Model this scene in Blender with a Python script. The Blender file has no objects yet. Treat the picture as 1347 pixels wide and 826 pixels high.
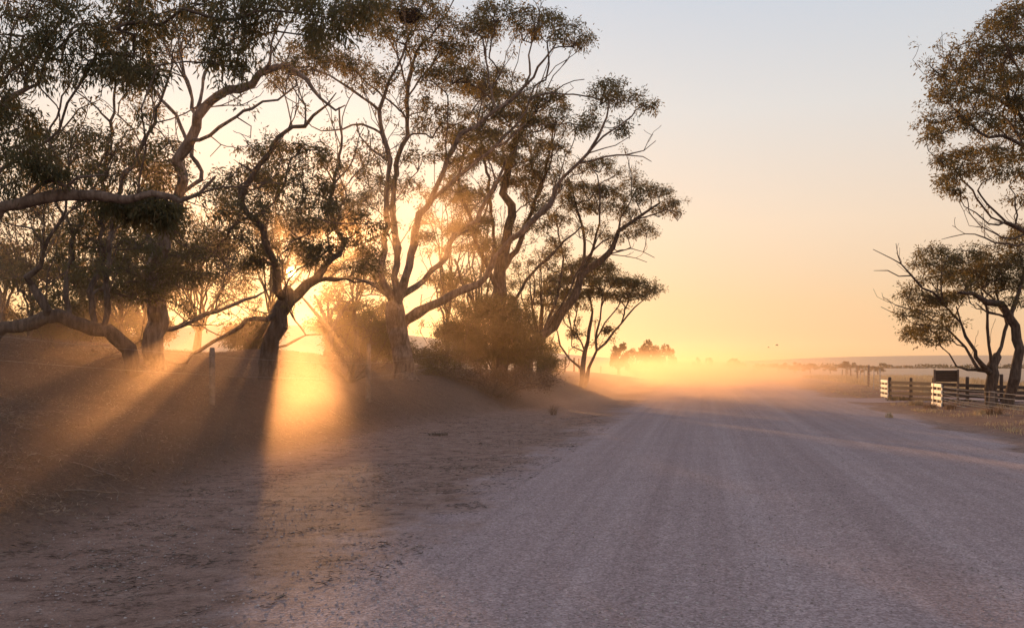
import bpy, math, random
import numpy as np
from mathutils import Vector

R = math.radians
random.seed(7)
rng = np.random.default_rng(7)
C = bpy.context.scene.collection

# ------------------------------------------------------------------ camera
FPX, CX, HY, EYE = 1310.0, 673.5, 480.0, 1.6      # focal length in photo pixels, centre column, horizon row, eye height
cam_d = bpy.data.cameras.new('camera')
cam_d.sensor_width = 36.0
cam_d.lens = FPX / 1347.0 * 36.0
cam_d.shift_y = (HY - 413.0) / 1347.0
cam_d.clip_start = 0.1
cam_d.clip_end = 12000
cam = bpy.data.objects.new('camera', cam_d)
C.objects.link(cam)
cam.location = (0, 0, EYE)
cam.rotation_euler = (R(90), 0, 0)
bpy.context.scene.camera = cam

# ------------------------------------------------------------------ sky and sun
SUN_AZ, SUN_EL = R(-12.5), R(5.2)                 # azimuth from +Y, negative is left
S = Vector((math.sin(SUN_AZ) * math.cos(SUN_EL), math.cos(SUN_AZ) * math.cos(SUN_EL), math.sin(SUN_EL)))
SUN_COL = (1.0, 0.52, 0.20)
world = bpy.data.worlds.new("World")
bpy.context.scene.world = world
world.use_nodes = True
wt = world.node_tree
wt.nodes.clear()
w_out = wt.nodes.new('ShaderNodeOutputWorld')
w_bg = wt.nodes.new('ShaderNodeBackground')
w_sky = wt.nodes.new('ShaderNodeTexSky')
w_sky.sky_type = 'NISHITA'
w_sky.sun_disc = False
w_sky.sun_elevation = SUN_EL
w_sky.sun_rotation = SUN_AZ
w_sky.air_density = 1.0
w_sky.dust_density = 1.0
w_sky.ozone_density = 1.0
w_bg.inputs['Strength'].default_value = 0.1
w_geo = wt.nodes.new('ShaderNodeTexCoord')
w_dot = wt.nodes.new('ShaderNodeVectorMath'); w_dot.operation = 'DOT_PRODUCT'
w_nrm = wt.nodes.new('ShaderNodeVectorMath'); w_nrm.operation = 'NORMALIZE'
wt.links.new(w_geo.outputs['Generated'], w_nrm.inputs[0])
wt.links.new(w_nrm.outputs[0], w_dot.inputs[0])
w_dot.inputs[1].default_value = S
w_gt = wt.nodes.new('ShaderNodeMath'); w_gt.operation = 'GREATER_THAN'
wt.links.new(w_dot.outputs['Value'], w_gt.inputs[0])
w_gt.inputs[1].default_value = math.cos(R(0.27))   # the sun's own disc
w_sep = wt.nodes.new('ShaderNodeSeparateXYZ'); wt.links.new(w_nrm.outputs[0], w_sep.inputs[0])
w_grad = wt.nodes.new('ShaderNodeValToRGB')        # evening sky colour by height above the horizon
_st = [(0.0, (.58, .37, .22)), (0.02, (.63, .42, .27)), (.061, (.71, .48, .31)), (.136, (.78, .60, .46)), (.245, (.68, .65, .63)), (.338, (.56, .60, .67)), (.6, (.44, .47, .56)), (1.0, (.36, .39, .48))]
while len(w_grad.color_ramp.elements) < len(_st): w_grad.color_ramp.elements.new(0.5)
for _e, (_p, _c) in zip(w_grad.color_ramp.elements, _st):
    _e.position = _p; _e.color = (*_c, 1)
wt.links.new(w_sep.outputs['Z'], w_grad.inputs[0])
w_m1 = wt.nodes.new('ShaderNodeVectorMath'); w_m1.operation = 'SCALE'; w_m1.inputs['Scale'].default_value = 10.0
w_m2 = wt.nodes.new('ShaderNodeVectorMath'); w_m2.operation = 'SCALE'; w_m2.inputs['Scale'].default_value = 0.24
wt.links.new(w_grad.outputs[0], w_m1.inputs[0]); wt.links.new(w_sky.outputs[0], w_m2.inputs[0])
w_sum = wt.nodes.new('ShaderNodeVectorMath'); w_sum.operation = 'ADD'
wt.links.new(w_m1.outputs[0], w_sum.inputs[0]); wt.links.new(w_m2.outputs[0], w_sum.inputs[1])
w_add = wt.nodes.new('ShaderNodeMix'); w_add.data_type = 'RGBA'; w_add.blend_type = 'ADD'
wt.links.new(w_gt.outputs[0], w_add.inputs['Factor'])
wt.links.new(w_sum.outputs[0], w_add.inputs['A'])
w_add.inputs['B'].default_value = (300, 170, 50, 1)
wt.links.new(w_add.outputs['Result'], w_bg.inputs['Color'])
wt.links.new(w_bg.outputs[0], w_out.inputs['Surface'])

sun_d = bpy.data.lights.new('sun', 'SUN')
sun_d.energy = 5.0
sun_d.angle = R(0.5)
sun_d.color = SUN_COL
sun = bpy.data.objects.new('sun', sun_d)
C.objects.link(sun)
sun.rotation_euler = S.to_track_quat('Z', 'Y').to_euler()
sun.location = (0, 0, 60)

sc = bpy.context.scene
sc.view_settings.view_transform = 'Standard'
sc.view_settings.look = 'None'
sc.view_settings.exposure = 0.0
sc.view_settings.gamma = 1.0
sc.render.engine = 'CYCLES'
sc.cycles.use_denoising = True
sc.cycles.volume_step_rate = 1.0
sc.cycles.volume_max_steps = 256
sc.cycles.max_bounces = 8
sc.cycles.volume_bounces = 1
sc.cycles.diffuse_bounces = 3
sc.cycles.transmission_bounces = 4
sc.cycles.sample_clamp_indirect = 6.0

# ------------------------------------------------------------------ helpers
def tag(o, label=None, cat=None, group=None, kind=None):
    if label: o['label'] = label
    if cat: o['category'] = cat
    if group: o['group'] = group
    if kind: o['kind'] = kind
    return o

def empty(name, loc=(0, 0, 0), rz=0):
    o = bpy.data.objects.new(name, None)
    C.objects.link(o)
    o.location = loc
    o.rotation_euler = (0, 0, rz)
    o.empty_display_size = 0.2
    return o

def mesh_obj(name, verts, faces, mat, parent=None, smooth=False, local=True):
    """verts in world space; if parent given the mesh is stored relative to it"""
    verts = np.asarray(verts, dtype=np.float32)
    if parent is not None and local:
        verts = verts - np.array(parent.location, dtype=np.float32)
    me = bpy.data.meshes.new(name)
    if isinstance(faces, np.ndarray):
        k = faces.shape[1]
        nf = len(faces)
        me.vertices.add(len(verts))
        me.vertices.foreach_set('co', verts.ravel())
        me.loops.add(nf * k)
        me.loops.foreach_set('vertex_index', faces.astype(np.int32).ravel())
        me.polygons.add(nf)
        me.polygons.foreach_set('loop_start', np.arange(0, nf * k, k, dtype=np.int32))
        me.update(calc_edges=True)
    else:
        me.from_pydata([tuple(map(float, v)) for v in verts], [], faces)
        me.update()
    me.polygons.foreach_set('use_smooth', np.full(len(me.polygons), smooth))
    if mat: me.materials.append(mat)
    o = bpy.data.objects.new(name, me)
    C.objects.link(o)
    if parent is not None: o.parent = parent
    return o

def box_vf(c, s, rz=0.0, tilt=0.0):
    """box centred at c with full sizes s, turned by rz about z"""
    cx, cy, cz = c
    v = []
    for dx, dy, dz in ((-1,-1,-1),(1,-1,-1),(1,1,-1),(-1,1,-1),(-1,-1,1),(1,-1,1),(1,1,1),(-1,1,1)):
        x, y, z = dx * s[0] / 2, dy * s[1] / 2, dz * s[2] / 2
        x, z = x * math.cos(tilt) - z * math.sin(tilt), x * math.sin(tilt) + z * math.cos(tilt)
        v.append((cx + x * math.cos(rz) - y * math.sin(rz), cy + x * math.sin(rz) + y * math.cos(rz), cz + z))
    f = [(0,3,2,1),(4,5,6,7),(0,1,5,4),(1,2,6,5),(2,3,7,6),(3,0,4,7)]
    return v, f

def bevel(o, w=0.006):
    m = o.modifiers.new('edge', 'BEVEL'); m.width = w; m.segments = 1
    return o

def smoothstep(a, b, x):
    t = np.clip((np.asarray(x, dtype=float) - a) / (b - a), 0, 1)
    return t * t * (3 - 2 * t)

# ---- value noise for terrain
_tab = rng.random((256, 256))
def vnoise(x, y, s, seed=0):
    x = np.asarray(x, float) / s + seed * 17.3; y = np.asarray(y, float) / s + seed * 9.1
    xi = np.floor(x).astype(int); yi = np.floor(y).astype(int)
    fx = x - xi; fy = y - yi
    fx = fx * fx * (3 - 2 * fx); fy = fy * fy * (3 - 2 * fy)
    a = _tab[xi & 255, yi & 255]; b = _tab[(xi + 1) & 255, yi & 255]
    c = _tab[xi & 255, (yi + 1) & 255]; d = _tab[(xi + 1) & 255, (yi + 1) & 255]
    return (a * (1 - fx) + b * fx) * (1 - fy) + (c * (1 - fx) + d * fx) * fy - 0.5

FOOT_Y = [-60, 0, 6, 8.2, 17.5, 24, 31, 38, 48, 60, 80, 105, 160, 300]
FOOT_X = [-12, -5.2, -4.2, -4.3, -4.4, -3.4, -1.6, 0.6, 3.0, 5.2, 9.0, 13.6, 23.5, 48]
def foot(y): return np.interp(y, FOOT_Y, FOOT_X)
def road_l(y): return -3.9 + 0.19 * np.asarray(y, float)
def road_r(y): return 6.4 + 0.20 * np.asarray(y, float)

def H(x, y):
    """terrain height"""
    x = np.asarray(x, float); y = np.asarray(y, float)
    n1 = vnoise(x, y, 2.3, 1) + 0.5 * vnoise(x, y, 0.9, 2)
    lat = foot(y) - x + 0.5 * vnoise(x, y, 3.1, 3)
    L = np.interp(y, [0, 18, 26, 33, 42, 55, 80, 140], [3.4, 3.2, 2.2, 1.6, 2.0, 1.8, 3.5, 5])
    Hb = np.interp(y, [0, 20, 34, 60, 100, 160], [1.3, 1.32, 1.3, 1.2, 1.15, 0.3])
    l = np.clip(lat, 0, None)
    bank = Hb * (1 - np.exp(-(l / L) ** 1.25))
    bank *= 1 - smoothstep(60, 400, lat)
    bank = bank + 0.95 * smoothstep(3.5, 10, lat) * smoothstep(10, 17, y) * (1 - smoothstep(34, 60, y)) + 0.6 * vnoise(x, y, 4.5, 9) * smoothstep(3, 8, lat) * (1 - smoothstep(34, 60, y))
    z = bank + n1 * 0.2 * smoothstep(0.0, 2.5, lat) * (1 - smoothstep(60, 120, y))
    # right verge
    rl = x - (road_r(y) + 0.4)
    z = z + smoothstep(0, 3, rl) * 0.10 + n1 * 0.10 * smoothstep(0.2, 2.5, rl) * (1 - smoothstep(90, 160, y))
    # road camber
    t = (x - road_l(y)) / np.maximum(road_r(y) - road_l(y), 1)
    z = z + 0.07 * np.clip(1 - (2 * t - 1) ** 2, 0, 1) * (1 - smoothstep(120, 200, y))
    z = z + (vnoise(x, y, 1.7, 5) * 0.018 + vnoise(x, y, 0.5, 6) * 0.006) * (1 - smoothstep(50, 90, y))
    # far: crest then a dip, then broad low hills
    z = z - 1.35 * smoothstep(108, 190, y) * smoothstep(-120, 0, x + 0.2 * y)
    far = smoothstep(500, 1300, y)
    z = z + 46 * np.exp(-((x + 250) / 200.0) ** 2 * 0.5) * np.exp(-((y - 1100) / 330.0) ** 2)
    z = z + 22 * smoothstep(60, 900, x) * np.exp(-((y - 2000) / 520.0) ** 2 * 0.5)
    z = z + vnoise(x, y, 260, 8) * 3.0 * far
    return z

def P(px, py, d):
    """photo column / row at depth d (metres along +Y) -> world point"""
    return np.array([(px - CX) / FPX * d, d, EYE - (py - HY) / FPX * d])

def ground_at(px, d):
    x = (px - CX) / FPX * d
    return (float(x), float(d), float(H(x, d)))

def row_of(p):
    return HY + (EYE - p[2]) * FPX / p[1]

# ------------------------------------------------------------------ materials
def new_mat(name):
    m = bpy.data.materials.new(name); m.use_nodes = True
    nt = m.node_tree; nt.nodes.clear()
    out = nt.nodes.new('ShaderNodeOutputMaterial')
    return m, nt, out

def N(nt, typ, **kw):
    n = nt.nodes.new(typ)
    for k, v in kw.items():
        if k in n.inputs.keys(): n.inputs[k].default_value = v
        else: setattr(n, k, v)
    return n

def ramp(nt, fac, stops):
    r = nt.nodes.new('ShaderNodeValToRGB')
    els = r.color_ramp.elements
    while len(els) < len(stops): els.new(0.5)
    for e, (p, c) in zip(els, stops):
        e.position = p; e.color = (*c, 1) if len(c) == 3 else c
    nt.links.new(fac, r.inputs[0])
    return r.outputs[0]

def noise(nt, vec, scale, detail=4, rough=0.55):
    n = nt.nodes.new('ShaderNodeTexNoise')
    n.inputs['Scale'].default_value = scale; n.inputs['Detail'].default_value = detail; n.inputs['Roughness'].default_value = rough
    nt.links.new(vec, n.inputs['Vector'])
    return n.outputs[0]

def mixc(nt, fac, a, b, mode='MIX'):
    m = nt.nodes.new('ShaderNodeMix'); m.data_type = 'RGBA'; m.blend_type = mode
    if isinstance(fac, (int, float)): m.inputs['Factor'].default_value = fac
    else: nt.links.new(fac, m.inputs['Factor'])
    for s, v in (('A', a), ('B', b)):
        if isinstance(v, tuple): m.inputs[s].default_value = (*v, 1)
        else: nt.links.new(v, m.inputs[s])
    return m.outputs['Result']

def math_n(nt, op, a, b=None):
    m = nt.nodes.new('ShaderNodeMath'); m.operation = op
    for i, v in enumerate((a, b)):
        if v is None: continue
        if isinstance(v, (int, float)): m.inputs[i].default_value = v
        else: nt.links.new(v, m.inputs[i])
    return m.outputs[0]

def bump(nt, h, strength, dist):
    b = nt.nodes.new('ShaderNodeBump')
    b.inputs['Strength'].default_value = strength; b.inputs['Distance'].default_value = dist
    nt.links.new(h, b.inputs['Height'])
    return b.outputs[0]

def principled(nt, out, color, rough=0.9, normal=None, spec=0.2):
    p = nt.nodes.new('ShaderNodeBsdfPrincipled')
    if isinstance(color, tuple): p.inputs['Base Color'].default_value = (*color, 1)
    else: nt.links.new(color, p.inputs['Base Color'])
    p.inputs['Roughness'].default_value = rough
    p.inputs['Specular IOR Level'].default_value = spec
    if normal is not None: nt.links.new(normal, p.inputs['Normal'])
    nt.links.new(p.outputs[0], out.inputs['Surface'])
    return p

def coords(nt):
    return nt.nodes.new('ShaderNodeNewGeometry').outputs['Position']

def stretch(nt, vec, s, rz=0.0):
    m = nt.nodes.new('ShaderNodeMapping'); m.inputs['Scale'].default_value = s; m.inputs['Rotation'].default_value = (0, 0, rz)
    nt.links.new(vec, m.inputs[0])
    return m.outputs[0]

ROAD_AZ = math.atan(0.195)

def dirt_colour(nt, pos):
    mid = noise(nt, pos, 2.5, 6, 0.65)
    speck = noise(nt, pos, 90, 3, 0.7); sp2 = noise(nt, pos, 24, 4, 0.7)
    c = ramp(nt, mid, [(0.25, (0.215, 0.138, 0.115)), (0.55, (0.31, 0.212, 0.178)), (0.8, (0.38, 0.285, 0.25))])
    c = mixc(nt, 0.5, c, ramp(nt, sp2, [(0.35, (0.30, 0.28, 0.27)), (0.65, (0.70, 0.68, 0.68))]), 'OVERLAY')
    drift = ramp(nt, noise(nt, pos, 4.5, 7, 0.75), [(0.36, (0.16, 0.13, 0.12)), (0.47, (0.5, 0.49, 0.48)), (0.7, (0.62, 0.61, 0.60))])
    c = mixc(nt, 0.8, c, drift, 'OVERLAY')
    return mixc(nt, 0.6, c, ramp(nt, speck, [(0.35, (0.30, 0.28, 0.27)), (0.62, (0.70, 0.68, 0.68))]), 'OVERLAY')

def dirt_relief(nt, pos):
    f = noise(nt, pos, 28, 6, 0.7); sp = noise(nt, pos, 90, 3, 0.7); m_ = noise(nt, stretch(nt, pos, (1, 1, 1)), 7, 4, 0.6)
    return math_n(nt, 'ADD', math_n(nt, 'ADD', f, math_n(nt, 'MULTIPLY', sp, 0.4)), math_n(nt, 'MULTIPLY', m_, 1.2))

def mat_ground():
    m, nt, out = new_mat('dry_earth')
    pos = coords(nt)
    # colour attributes carry what the ground is made of (bank litter, red verge, field)
    big = noise(nt, pos, 0.35, 5)
    mid = noise(nt, pos, 2.5, 6, 0.65)
    fine = noise(nt, pos, 28, 6, 0.7)
    speck = noise(nt, pos, 90, 3, 0.7)
    dirt = dirt_colour(nt, pos)
    litter = ramp(nt, fine, [(0.3, (0.045, 0.028, 0.021)), (0.55, (0.11, 0.070, 0.050)), (0.78, (0.23, 0.165, 0.125))])
    red = ramp(nt, mid, [(0.25, (0.15, 0.08, 0.06)), (0.55, (0.25, 0.14, 0.10)), (0.85, (0.36, 0.24, 0.17))])
    field = ramp(nt, big, [(0.3, (0.42, 0.31, 0.22)), (0.7, (0.54, 0.42, 0.31))])
    at = nt.nodes.new('ShaderNodeAttribute'); at.attribute_name = 'soil'
    sep = nt.nodes.new('ShaderNodeSeparateColor'); nt.links.new(at.outputs['Color'], sep.inputs[0])
    wob = math_n(nt, 'MULTIPLY', math_n(nt, 'SUBTRACT', mid, 0.5), 0.9)
    lf = nt.nodes.new('ShaderNodeClamp'); nt.links.new(math_n(nt, 'ADD', sep.outputs[0], math_n(nt, 'MULTIPLY', wob, sep.outputs[0])), lf.inputs[0])
    c = mixc(nt, lf.outputs[0], dirt, litter)
    c = mixc(nt, sep.outputs[1], c, red)
    c = mixc(nt, sep.outputs[2], c, field)
    principled(nt, out, c, 0.95, bump(nt, dirt_relief(nt, pos), 0.9, 0.04))
    return m

def mat_road():
    m, nt, out = new_mat('gravel_road')
    pos = coords(nt)
    at = nt.nodes.new('ShaderNodeAttribute'); at.attribute_name = 'worn'
    dirt = dirt_colour(nt, pos)
    dn = noise(nt, pos, 0.9, 6, 0.7)
    ef = ramp(nt, math_n(nt, 'ADD', at.outputs['Fac'], math_n(nt, 'MULTIPLY', math_n(nt, 'SUBTRACT', dn, 0.5), 1.4)), [(0.3, (1, 1, 1)), (0.7, (0, 0, 0))])
    ac = nt.nodes.new('ShaderNodeAttribute'); ac.attribute_name = 'lane'     # (metres across, metres along)
    tracks = noise(nt, stretch(nt, ac.outputs['Vector'], (1.9, 0.018, 1)), 1.0, 3, 0.5)
    mid = noise(nt, pos, 1.6, 5, 0.6)
    fine = noise(nt, pos, 45, 5, 0.75)
    vor = nt.nodes.new('ShaderNodeTexVoronoi'); vor.inputs['Scale'].default_value = 60
    nt.links.new(pos, vor.inputs['Vector'])
    vor2 = nt.nodes.new('ShaderNodeTexVoronoi'); vor2.inputs['Scale'].default_value = 26
    nt.links.new(pos, vor2.inputs['Vector'])
    c = ramp(nt, tracks, [(0.30, (0.325, 0.255, 0.25)), (0.5, (0.365, 0.292, 0.288)), (0.70, (0.41, 0.337, 0.335))])
    c = mixc(nt, 0.28, c, ramp(nt, mid, [(0.3, (0.40, 0.36, 0.36)), (0.7, (0.60, 0.57, 0.57))]), 'OVERLAY')
    st = ramp(nt, vor.outputs['Color'], [(0.1, (0.30, 0.27, 0.27)), (0.5, (0.5, 0.49, 0.49)), (0.9, (0.74, 0.73, 0.75))])
    c = mixc(nt, 0.7, c, st, 'OVERLAY')
    st2 = ramp(nt, vor2.outputs['Color'], [(0.1, (0.36, 0.33, 0.33)), (0.5, (0.5, 0.49, 0.49)), (0.9, (0.66, 0.65, 0.66))])
    c = mixc(nt, 0.4, c, st2, 'OVERLAY')
    tr2 = noise(nt, stretch(nt, ac.outputs['Vector'], (7.5, 0.05, 1)), 1.0, 3, 0.6)
    c = mixc(nt, 0.5, c, ramp(nt, tr2, [(0.32, (0.43, 0.42, 0.42)), (0.68, (0.58, 0.575, 0.575))]), 'OVERLAY')
    c = mixc(nt, 0.35, c, ramp(nt, noise(nt, pos, 34, 5, 0.75), [(0.35, (0.28, 0.26, 0.26)), (0.65, (0.74, 0.73, 0.74))]), 'OVERLAY')
    c = mixc(nt, ef, c, dirt)
    h = math_n(nt, 'ADD', math_n(nt, 'MULTIPLY', vor2.outputs[0], 0.6), math_n(nt, 'ADD', math_n(nt, 'MULTIPLY', vor.outputs[0], 0.7), math_n(nt, 'MULTIPLY', tracks, 0.8)))
    hm = nt.nodes.new('ShaderNodeMix'); hm.data_type = 'FLOAT'
    nt.links.new(ef, hm.inputs['Factor']); nt.links.new(math_n(nt, 'MULTIPLY', h, 0.5), hm.inputs['A']); nt.links.new(dirt_relief(nt, pos), hm.inputs['B'])
    principled(nt, out, c, 0.95, bump(nt, hm.outputs['Result'], 0.9, 0.04))
    return m

def mat_bark(name, c0, c1, c2):
    m, nt, out = new_mat(name)
    pos = coords(nt)
    s = stretch(nt, pos, (6, 6, 1.2))
    n = noise(nt, s, 2.0, 6, 0.65)
    n2 = noise(nt, pos, 25, 4, 0.6)
    c = ramp(nt, n, [(0.3, c0), (0.5, c1), (0.7, c2)])
    principled(nt, out, c, 0.85, bump(nt, math_n(nt, 'ADD', n, math_n(nt, 'MULTIPLY', n2, 0.4)), 0.8, 0.03))
    return m

def mat_leaf(name, dark, light, brown, trans, tfac=0.35):
    m, nt, out = new_mat(name)
    g = nt.nodes.new('ShaderNodeNewGeometry')
    n = noise(nt, g.outputs['Position'], 0.7, 3)
    c = ramp(nt, g.outputs['Random Per Island'], [(0.0, dark), (0.6, light), (0.86, light), (0.92, brown)])
    c = mixc(nt, ramp(nt, n, [(0.56, (0, 0, 0)), (0.74, (1, 1, 1))]), c, brown)
    p = nt.nodes.new('ShaderNodeBsdfPrincipled')
    nt.links.new(c, p.inputs['Base Color']); p.inputs['Roughness'].default_value = 0.5; p.inputs['Specular IOR Level'].default_value = 0.35
    t = nt.nodes.new('ShaderNodeBsdfTranslucent'); t.inputs['Color'].default_value = (*trans, 1)
    mx = nt.nodes.new('ShaderNodeMixShader'); mx.inputs[0].default_value = tfac
    nt.links.new(p.outputs[0], mx.inputs[1]); nt.links.new(t.outputs[0], mx.inputs[2])
    nt.links.new(mx.outputs[0], out.inputs['Surface'])
    return m

def mat_plain(name, c0, c1, scale=6, rough=0.8, bs=0.4, st=(1, 1, 1)):
    m, nt, out = new_mat(name)
    pos = stretch(nt, coords(nt), st)
    n = noise(nt, pos, scale, 5, 0.6)
    principled(nt, out, ramp(nt, n, [(0.3, c0), (0.7, c1)]), rough, bump(nt, n, bs, 0.01))
    return m

M = {}
M['ground'] = mat_ground()
M['road'] = mat_road()
M['bark_pale'] = mat_bark('smooth_gum_bark', (0.08, 0.052, 0.038), (0.19, 0.13, 0.10), (0.33, 0.24, 0.19))
M['bark_dark'] = mat_bark('rough_mallee_bark', (0.05, 0.033, 0.026), (0.11, 0.075, 0.058), (0.20, 0.14, 0.11))
M['twig'] = mat_plain('twig_bark', (0.10, 0.065, 0.048), (0.20, 0.14, 0.105), 8)
M['dead'] = mat_plain('dead_wood', (0.12, 0.09, 0.07), (0.30, 0.23, 0.19), 8)
M['leaf'] = mat_leaf('gum_leaf', (0.055, 0.055, 0.028), (0.12, 0.105, 0.055), (0.17, 0.115, 0.05), (0.29, 0.20, 0.06), 0.42)
M['leaf_dark'] = mat_leaf('dark_gum_leaf', (0.04, 0.048, 0.022), (0.09, 0.09, 0.045), (0.15, 0.10, 0.045), (0.26, 0.18, 0.055), 0.38)
M['leaf_far'] = mat_leaf('mulga_leaf', (0.03, 0.032, 0.018), (0.06, 0.058, 0.032), (0.08, 0.055, 0.03), (0.1, 0.08, 0.03), 0.12)
M['leaf_bush'] = mat_leaf('shrub_leaf', (0.035, 0.04, 0.02), (0.075, 0.075, 0.035), (0.11, 0.075, 0.035), (0.16, 0.12, 0.04), 0.25)
M['leaf_red'] = mat_leaf('rusty_gum_leaf', (0.05, 0.05, 0.026), (0.105, 0.095, 0.048), (0.18, 0.11, 0.045), (0.27, 0.19, 0.055), 0.38)
M['straw'] = mat_leaf('dry_straw', (0.08, 0.045, 0.03), (0.19, 0.12, 0.08), (0.30, 0.21, 0.14), (0.30, 0.18, 0.09), 0.25)
M['litter'] = mat_leaf('leaf_litter', (0.05, 0.03, 0.022), (0.17, 0.115, 0.085), (0.38, 0.29, 0.22), (0.2, 0.14, 0.09), 0.12)
M['litter_dark'] = mat_leaf('dark_leaf_litter', (0.03, 0.02, 0.016), (0.075, 0.05, 0.038), (0.26, 0.20, 0.15), (0.1, 0.07, 0.04), 0.05)
M['pale_grass'] = mat_leaf('pale_dry_grass', (0.25, 0.18, 0.11), (0.48, 0.37, 0.24), (0.56, 0.46, 0.32), (0.5, 0.38, 0.2), 0.3)
M['stone'] = mat_leaf('gravel_stone', (0.20, 0.145, 0.13), (0.36, 0.285, 0.27), (0.50, 0.43, 0.41), (0.2, 0.15, 0.1), 0.0)
M['post'] = mat_plain('weathered_timber', (0.13, 0.09, 0.07), (0.28, 0.21, 0.17), 10, 0.85, 0.6, (6, 6, 0.8))
M['rail'] = mat_plain('dark_rail', (0.06, 0.042, 0.035), (0.13, 0.095, 0.08), 10, 0.8, 0.5, (1, 1, 6))
M['white'] = mat_plain('white_paint', (0.66, 0.64, 0.58), (0.82, 0.80, 0.74), 9, 0.5, 0.3)
M['steel'] = mat_plain('galvanised_wire', (0.30, 0.27, 0.24), (0.48, 0.44, 0.40), 20, 0.4, 0.1)
M['sign_back'] = mat_plain('sign_back', (0.05, 0.042, 0.037), (0.09, 0.075, 0.065), 7, 0.6, 0.3)
M['bird'] = mat_plain('feathers', (0.02, 0.018, 0.016), (0.05, 0.045, 0.04), 20)

# ------------------------------------------------------------------ ground, road
def grid_obj(name, X, Y, Zf, mat, kind='structure', smooth=True):
    ny, nx = X.shape
    V = np.stack([X, Y, Zf], -1).reshape(-1, 3)
    i = np.arange(ny * nx).reshape(ny, nx)
    F = np.stack([i[:-1, :-1], i[:-1, 1:], i[1:, 1:], i[1:, :-1]], -1).reshape(-1, 4)
    o = mesh_obj(name, V, F, mat, smooth=smooth)
    tag(o, kind=kind)
    return o

ys = np.concatenate([np.linspace(-2600, -60, 12), np.linspace(-50, 1, 24), np.linspace(2, 16, 90), 16 * (90 / 16) ** (np.arange(1, 150) / 149.0),
                     90 * (260 / 90) ** (np.arange(1, 50) / 49.0), 260 * (2900 / 260) ** (np.arange(1, 70) / 69.0)])
u = np.linspace(-1, 1, 261)
def xs_at(y):
    near = 16 + max(y, 0) * 0.62
    return np.sign(u) * (near * np.abs(u) / 0.8 * (np.abs(u) < 0.8) + (np.abs(u) >= 0.8) * (near + (2900 - near) * ((np.abs(u) - 0.8) / 0.2) ** 3))
X = np.stack([xs_at(y) for y in ys]); Y = np.repeat(ys[:, None], X.shape[1], 1)
Z = H(X, Y)
ground = grid_obj('ground', X, Y, Z, M['ground'])
tag(ground, 'dry brown verges, litter covered bank and pale stubble fields', kind='structure')
lat = (foot(Y) - X).ravel(); rl = (X - road_r(Y)).ravel(); Yr = Y.ravel()
soil = np.zeros((len(lat), 4), np.float32); soil[:, 3] = 1
soil[:, 0] = smoothstep(-0.7, 0.9, lat) * (1 - 0.35 * smoothstep(18, 34, Yr))
soil[:, 1] = smoothstep(0.0, 1.0, rl)
soil[:, 2] = smoothstep(60, 150, Yr) + smoothstep(14, 30, rl) + smoothstep(12, 30, lat)
soil = np.clip(soil, 0, 1)
ca = ground.data.color_attributes.new('soil', 'FLOAT_COLOR', 'POINT')
ca.data.foreach_set('color', soil.ravel())

ry = np.concatenate([np.linspace(-40, 2, 20), np.linspace(2.2, 16, 90), 16 * (150 / 16) ** (np.arange(1, 130) / 129.0)])
rt = np.linspace(0, 1, 70)
XR = np.stack([road_l(y) + 0.35 * vnoise(0, y, 1.9, 11) * 2 + (road_r(y) - road_l(y) + 0.7 * vnoise(5, y, 2.3, 12)) * rt for y in ry])
YR = np.repeat(ry[:, None], len(rt), 1)
road = grid_obj('road', XR, YR, H(XR, YR) + 0.004 - 0.03 * ((np.abs(rt - 0.5) > 0.49)[None, :]), M['road'])
_wr = np.repeat(np.clip(np.minimum(rt * (1.0 / 0.22), (1 - rt) / 0.10), 0, 1)[None, :], len(ry), 0)
_at = road.data.attributes.new('worn', 'FLOAT', 'POINT'); _at.data.foreach_set('value', _wr.ravel().astype(np.float32))
_ln = np.stack([XR - road_l(YR), YR, 0 * XR], -1).reshape(-1, 3).astype(np.float32)
_at = road.data.attributes.new('lane', 'FLOAT_VECTOR', 'POINT'); _at.data.foreach_set('vector', _ln.ravel())
tag(road, 'unsealed pinkish grey gravel road running to the crest', kind='structure')

# side track to the cattle ramp
sy = np.linspace(0, 1, 60)
c0, c1 = np.array([12.0, 47.0]), np.array([21.5, 41.5])
ctr = c0 + (c1 - c0) * sy[:, None]
wv = np.linspace(-1, 1, 16)
XT = ctr[:, :1] + wv * 0.9; YT = ctr[:, 1:] + wv * 2.6
st_ = grid_obj('side_track', XT, YT, H(XT, YT) + 0.012, M['road'])
_at = st_.data.attributes.new('worn', 'FLOAT', 'POINT'); _at.data.foreach_set('value', np.ones(len(st_.data.vertices), np.float32) * 0.8)
tag(st_, 'pale gravel side track turning off to the railed ramp', kind='structure')

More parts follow.
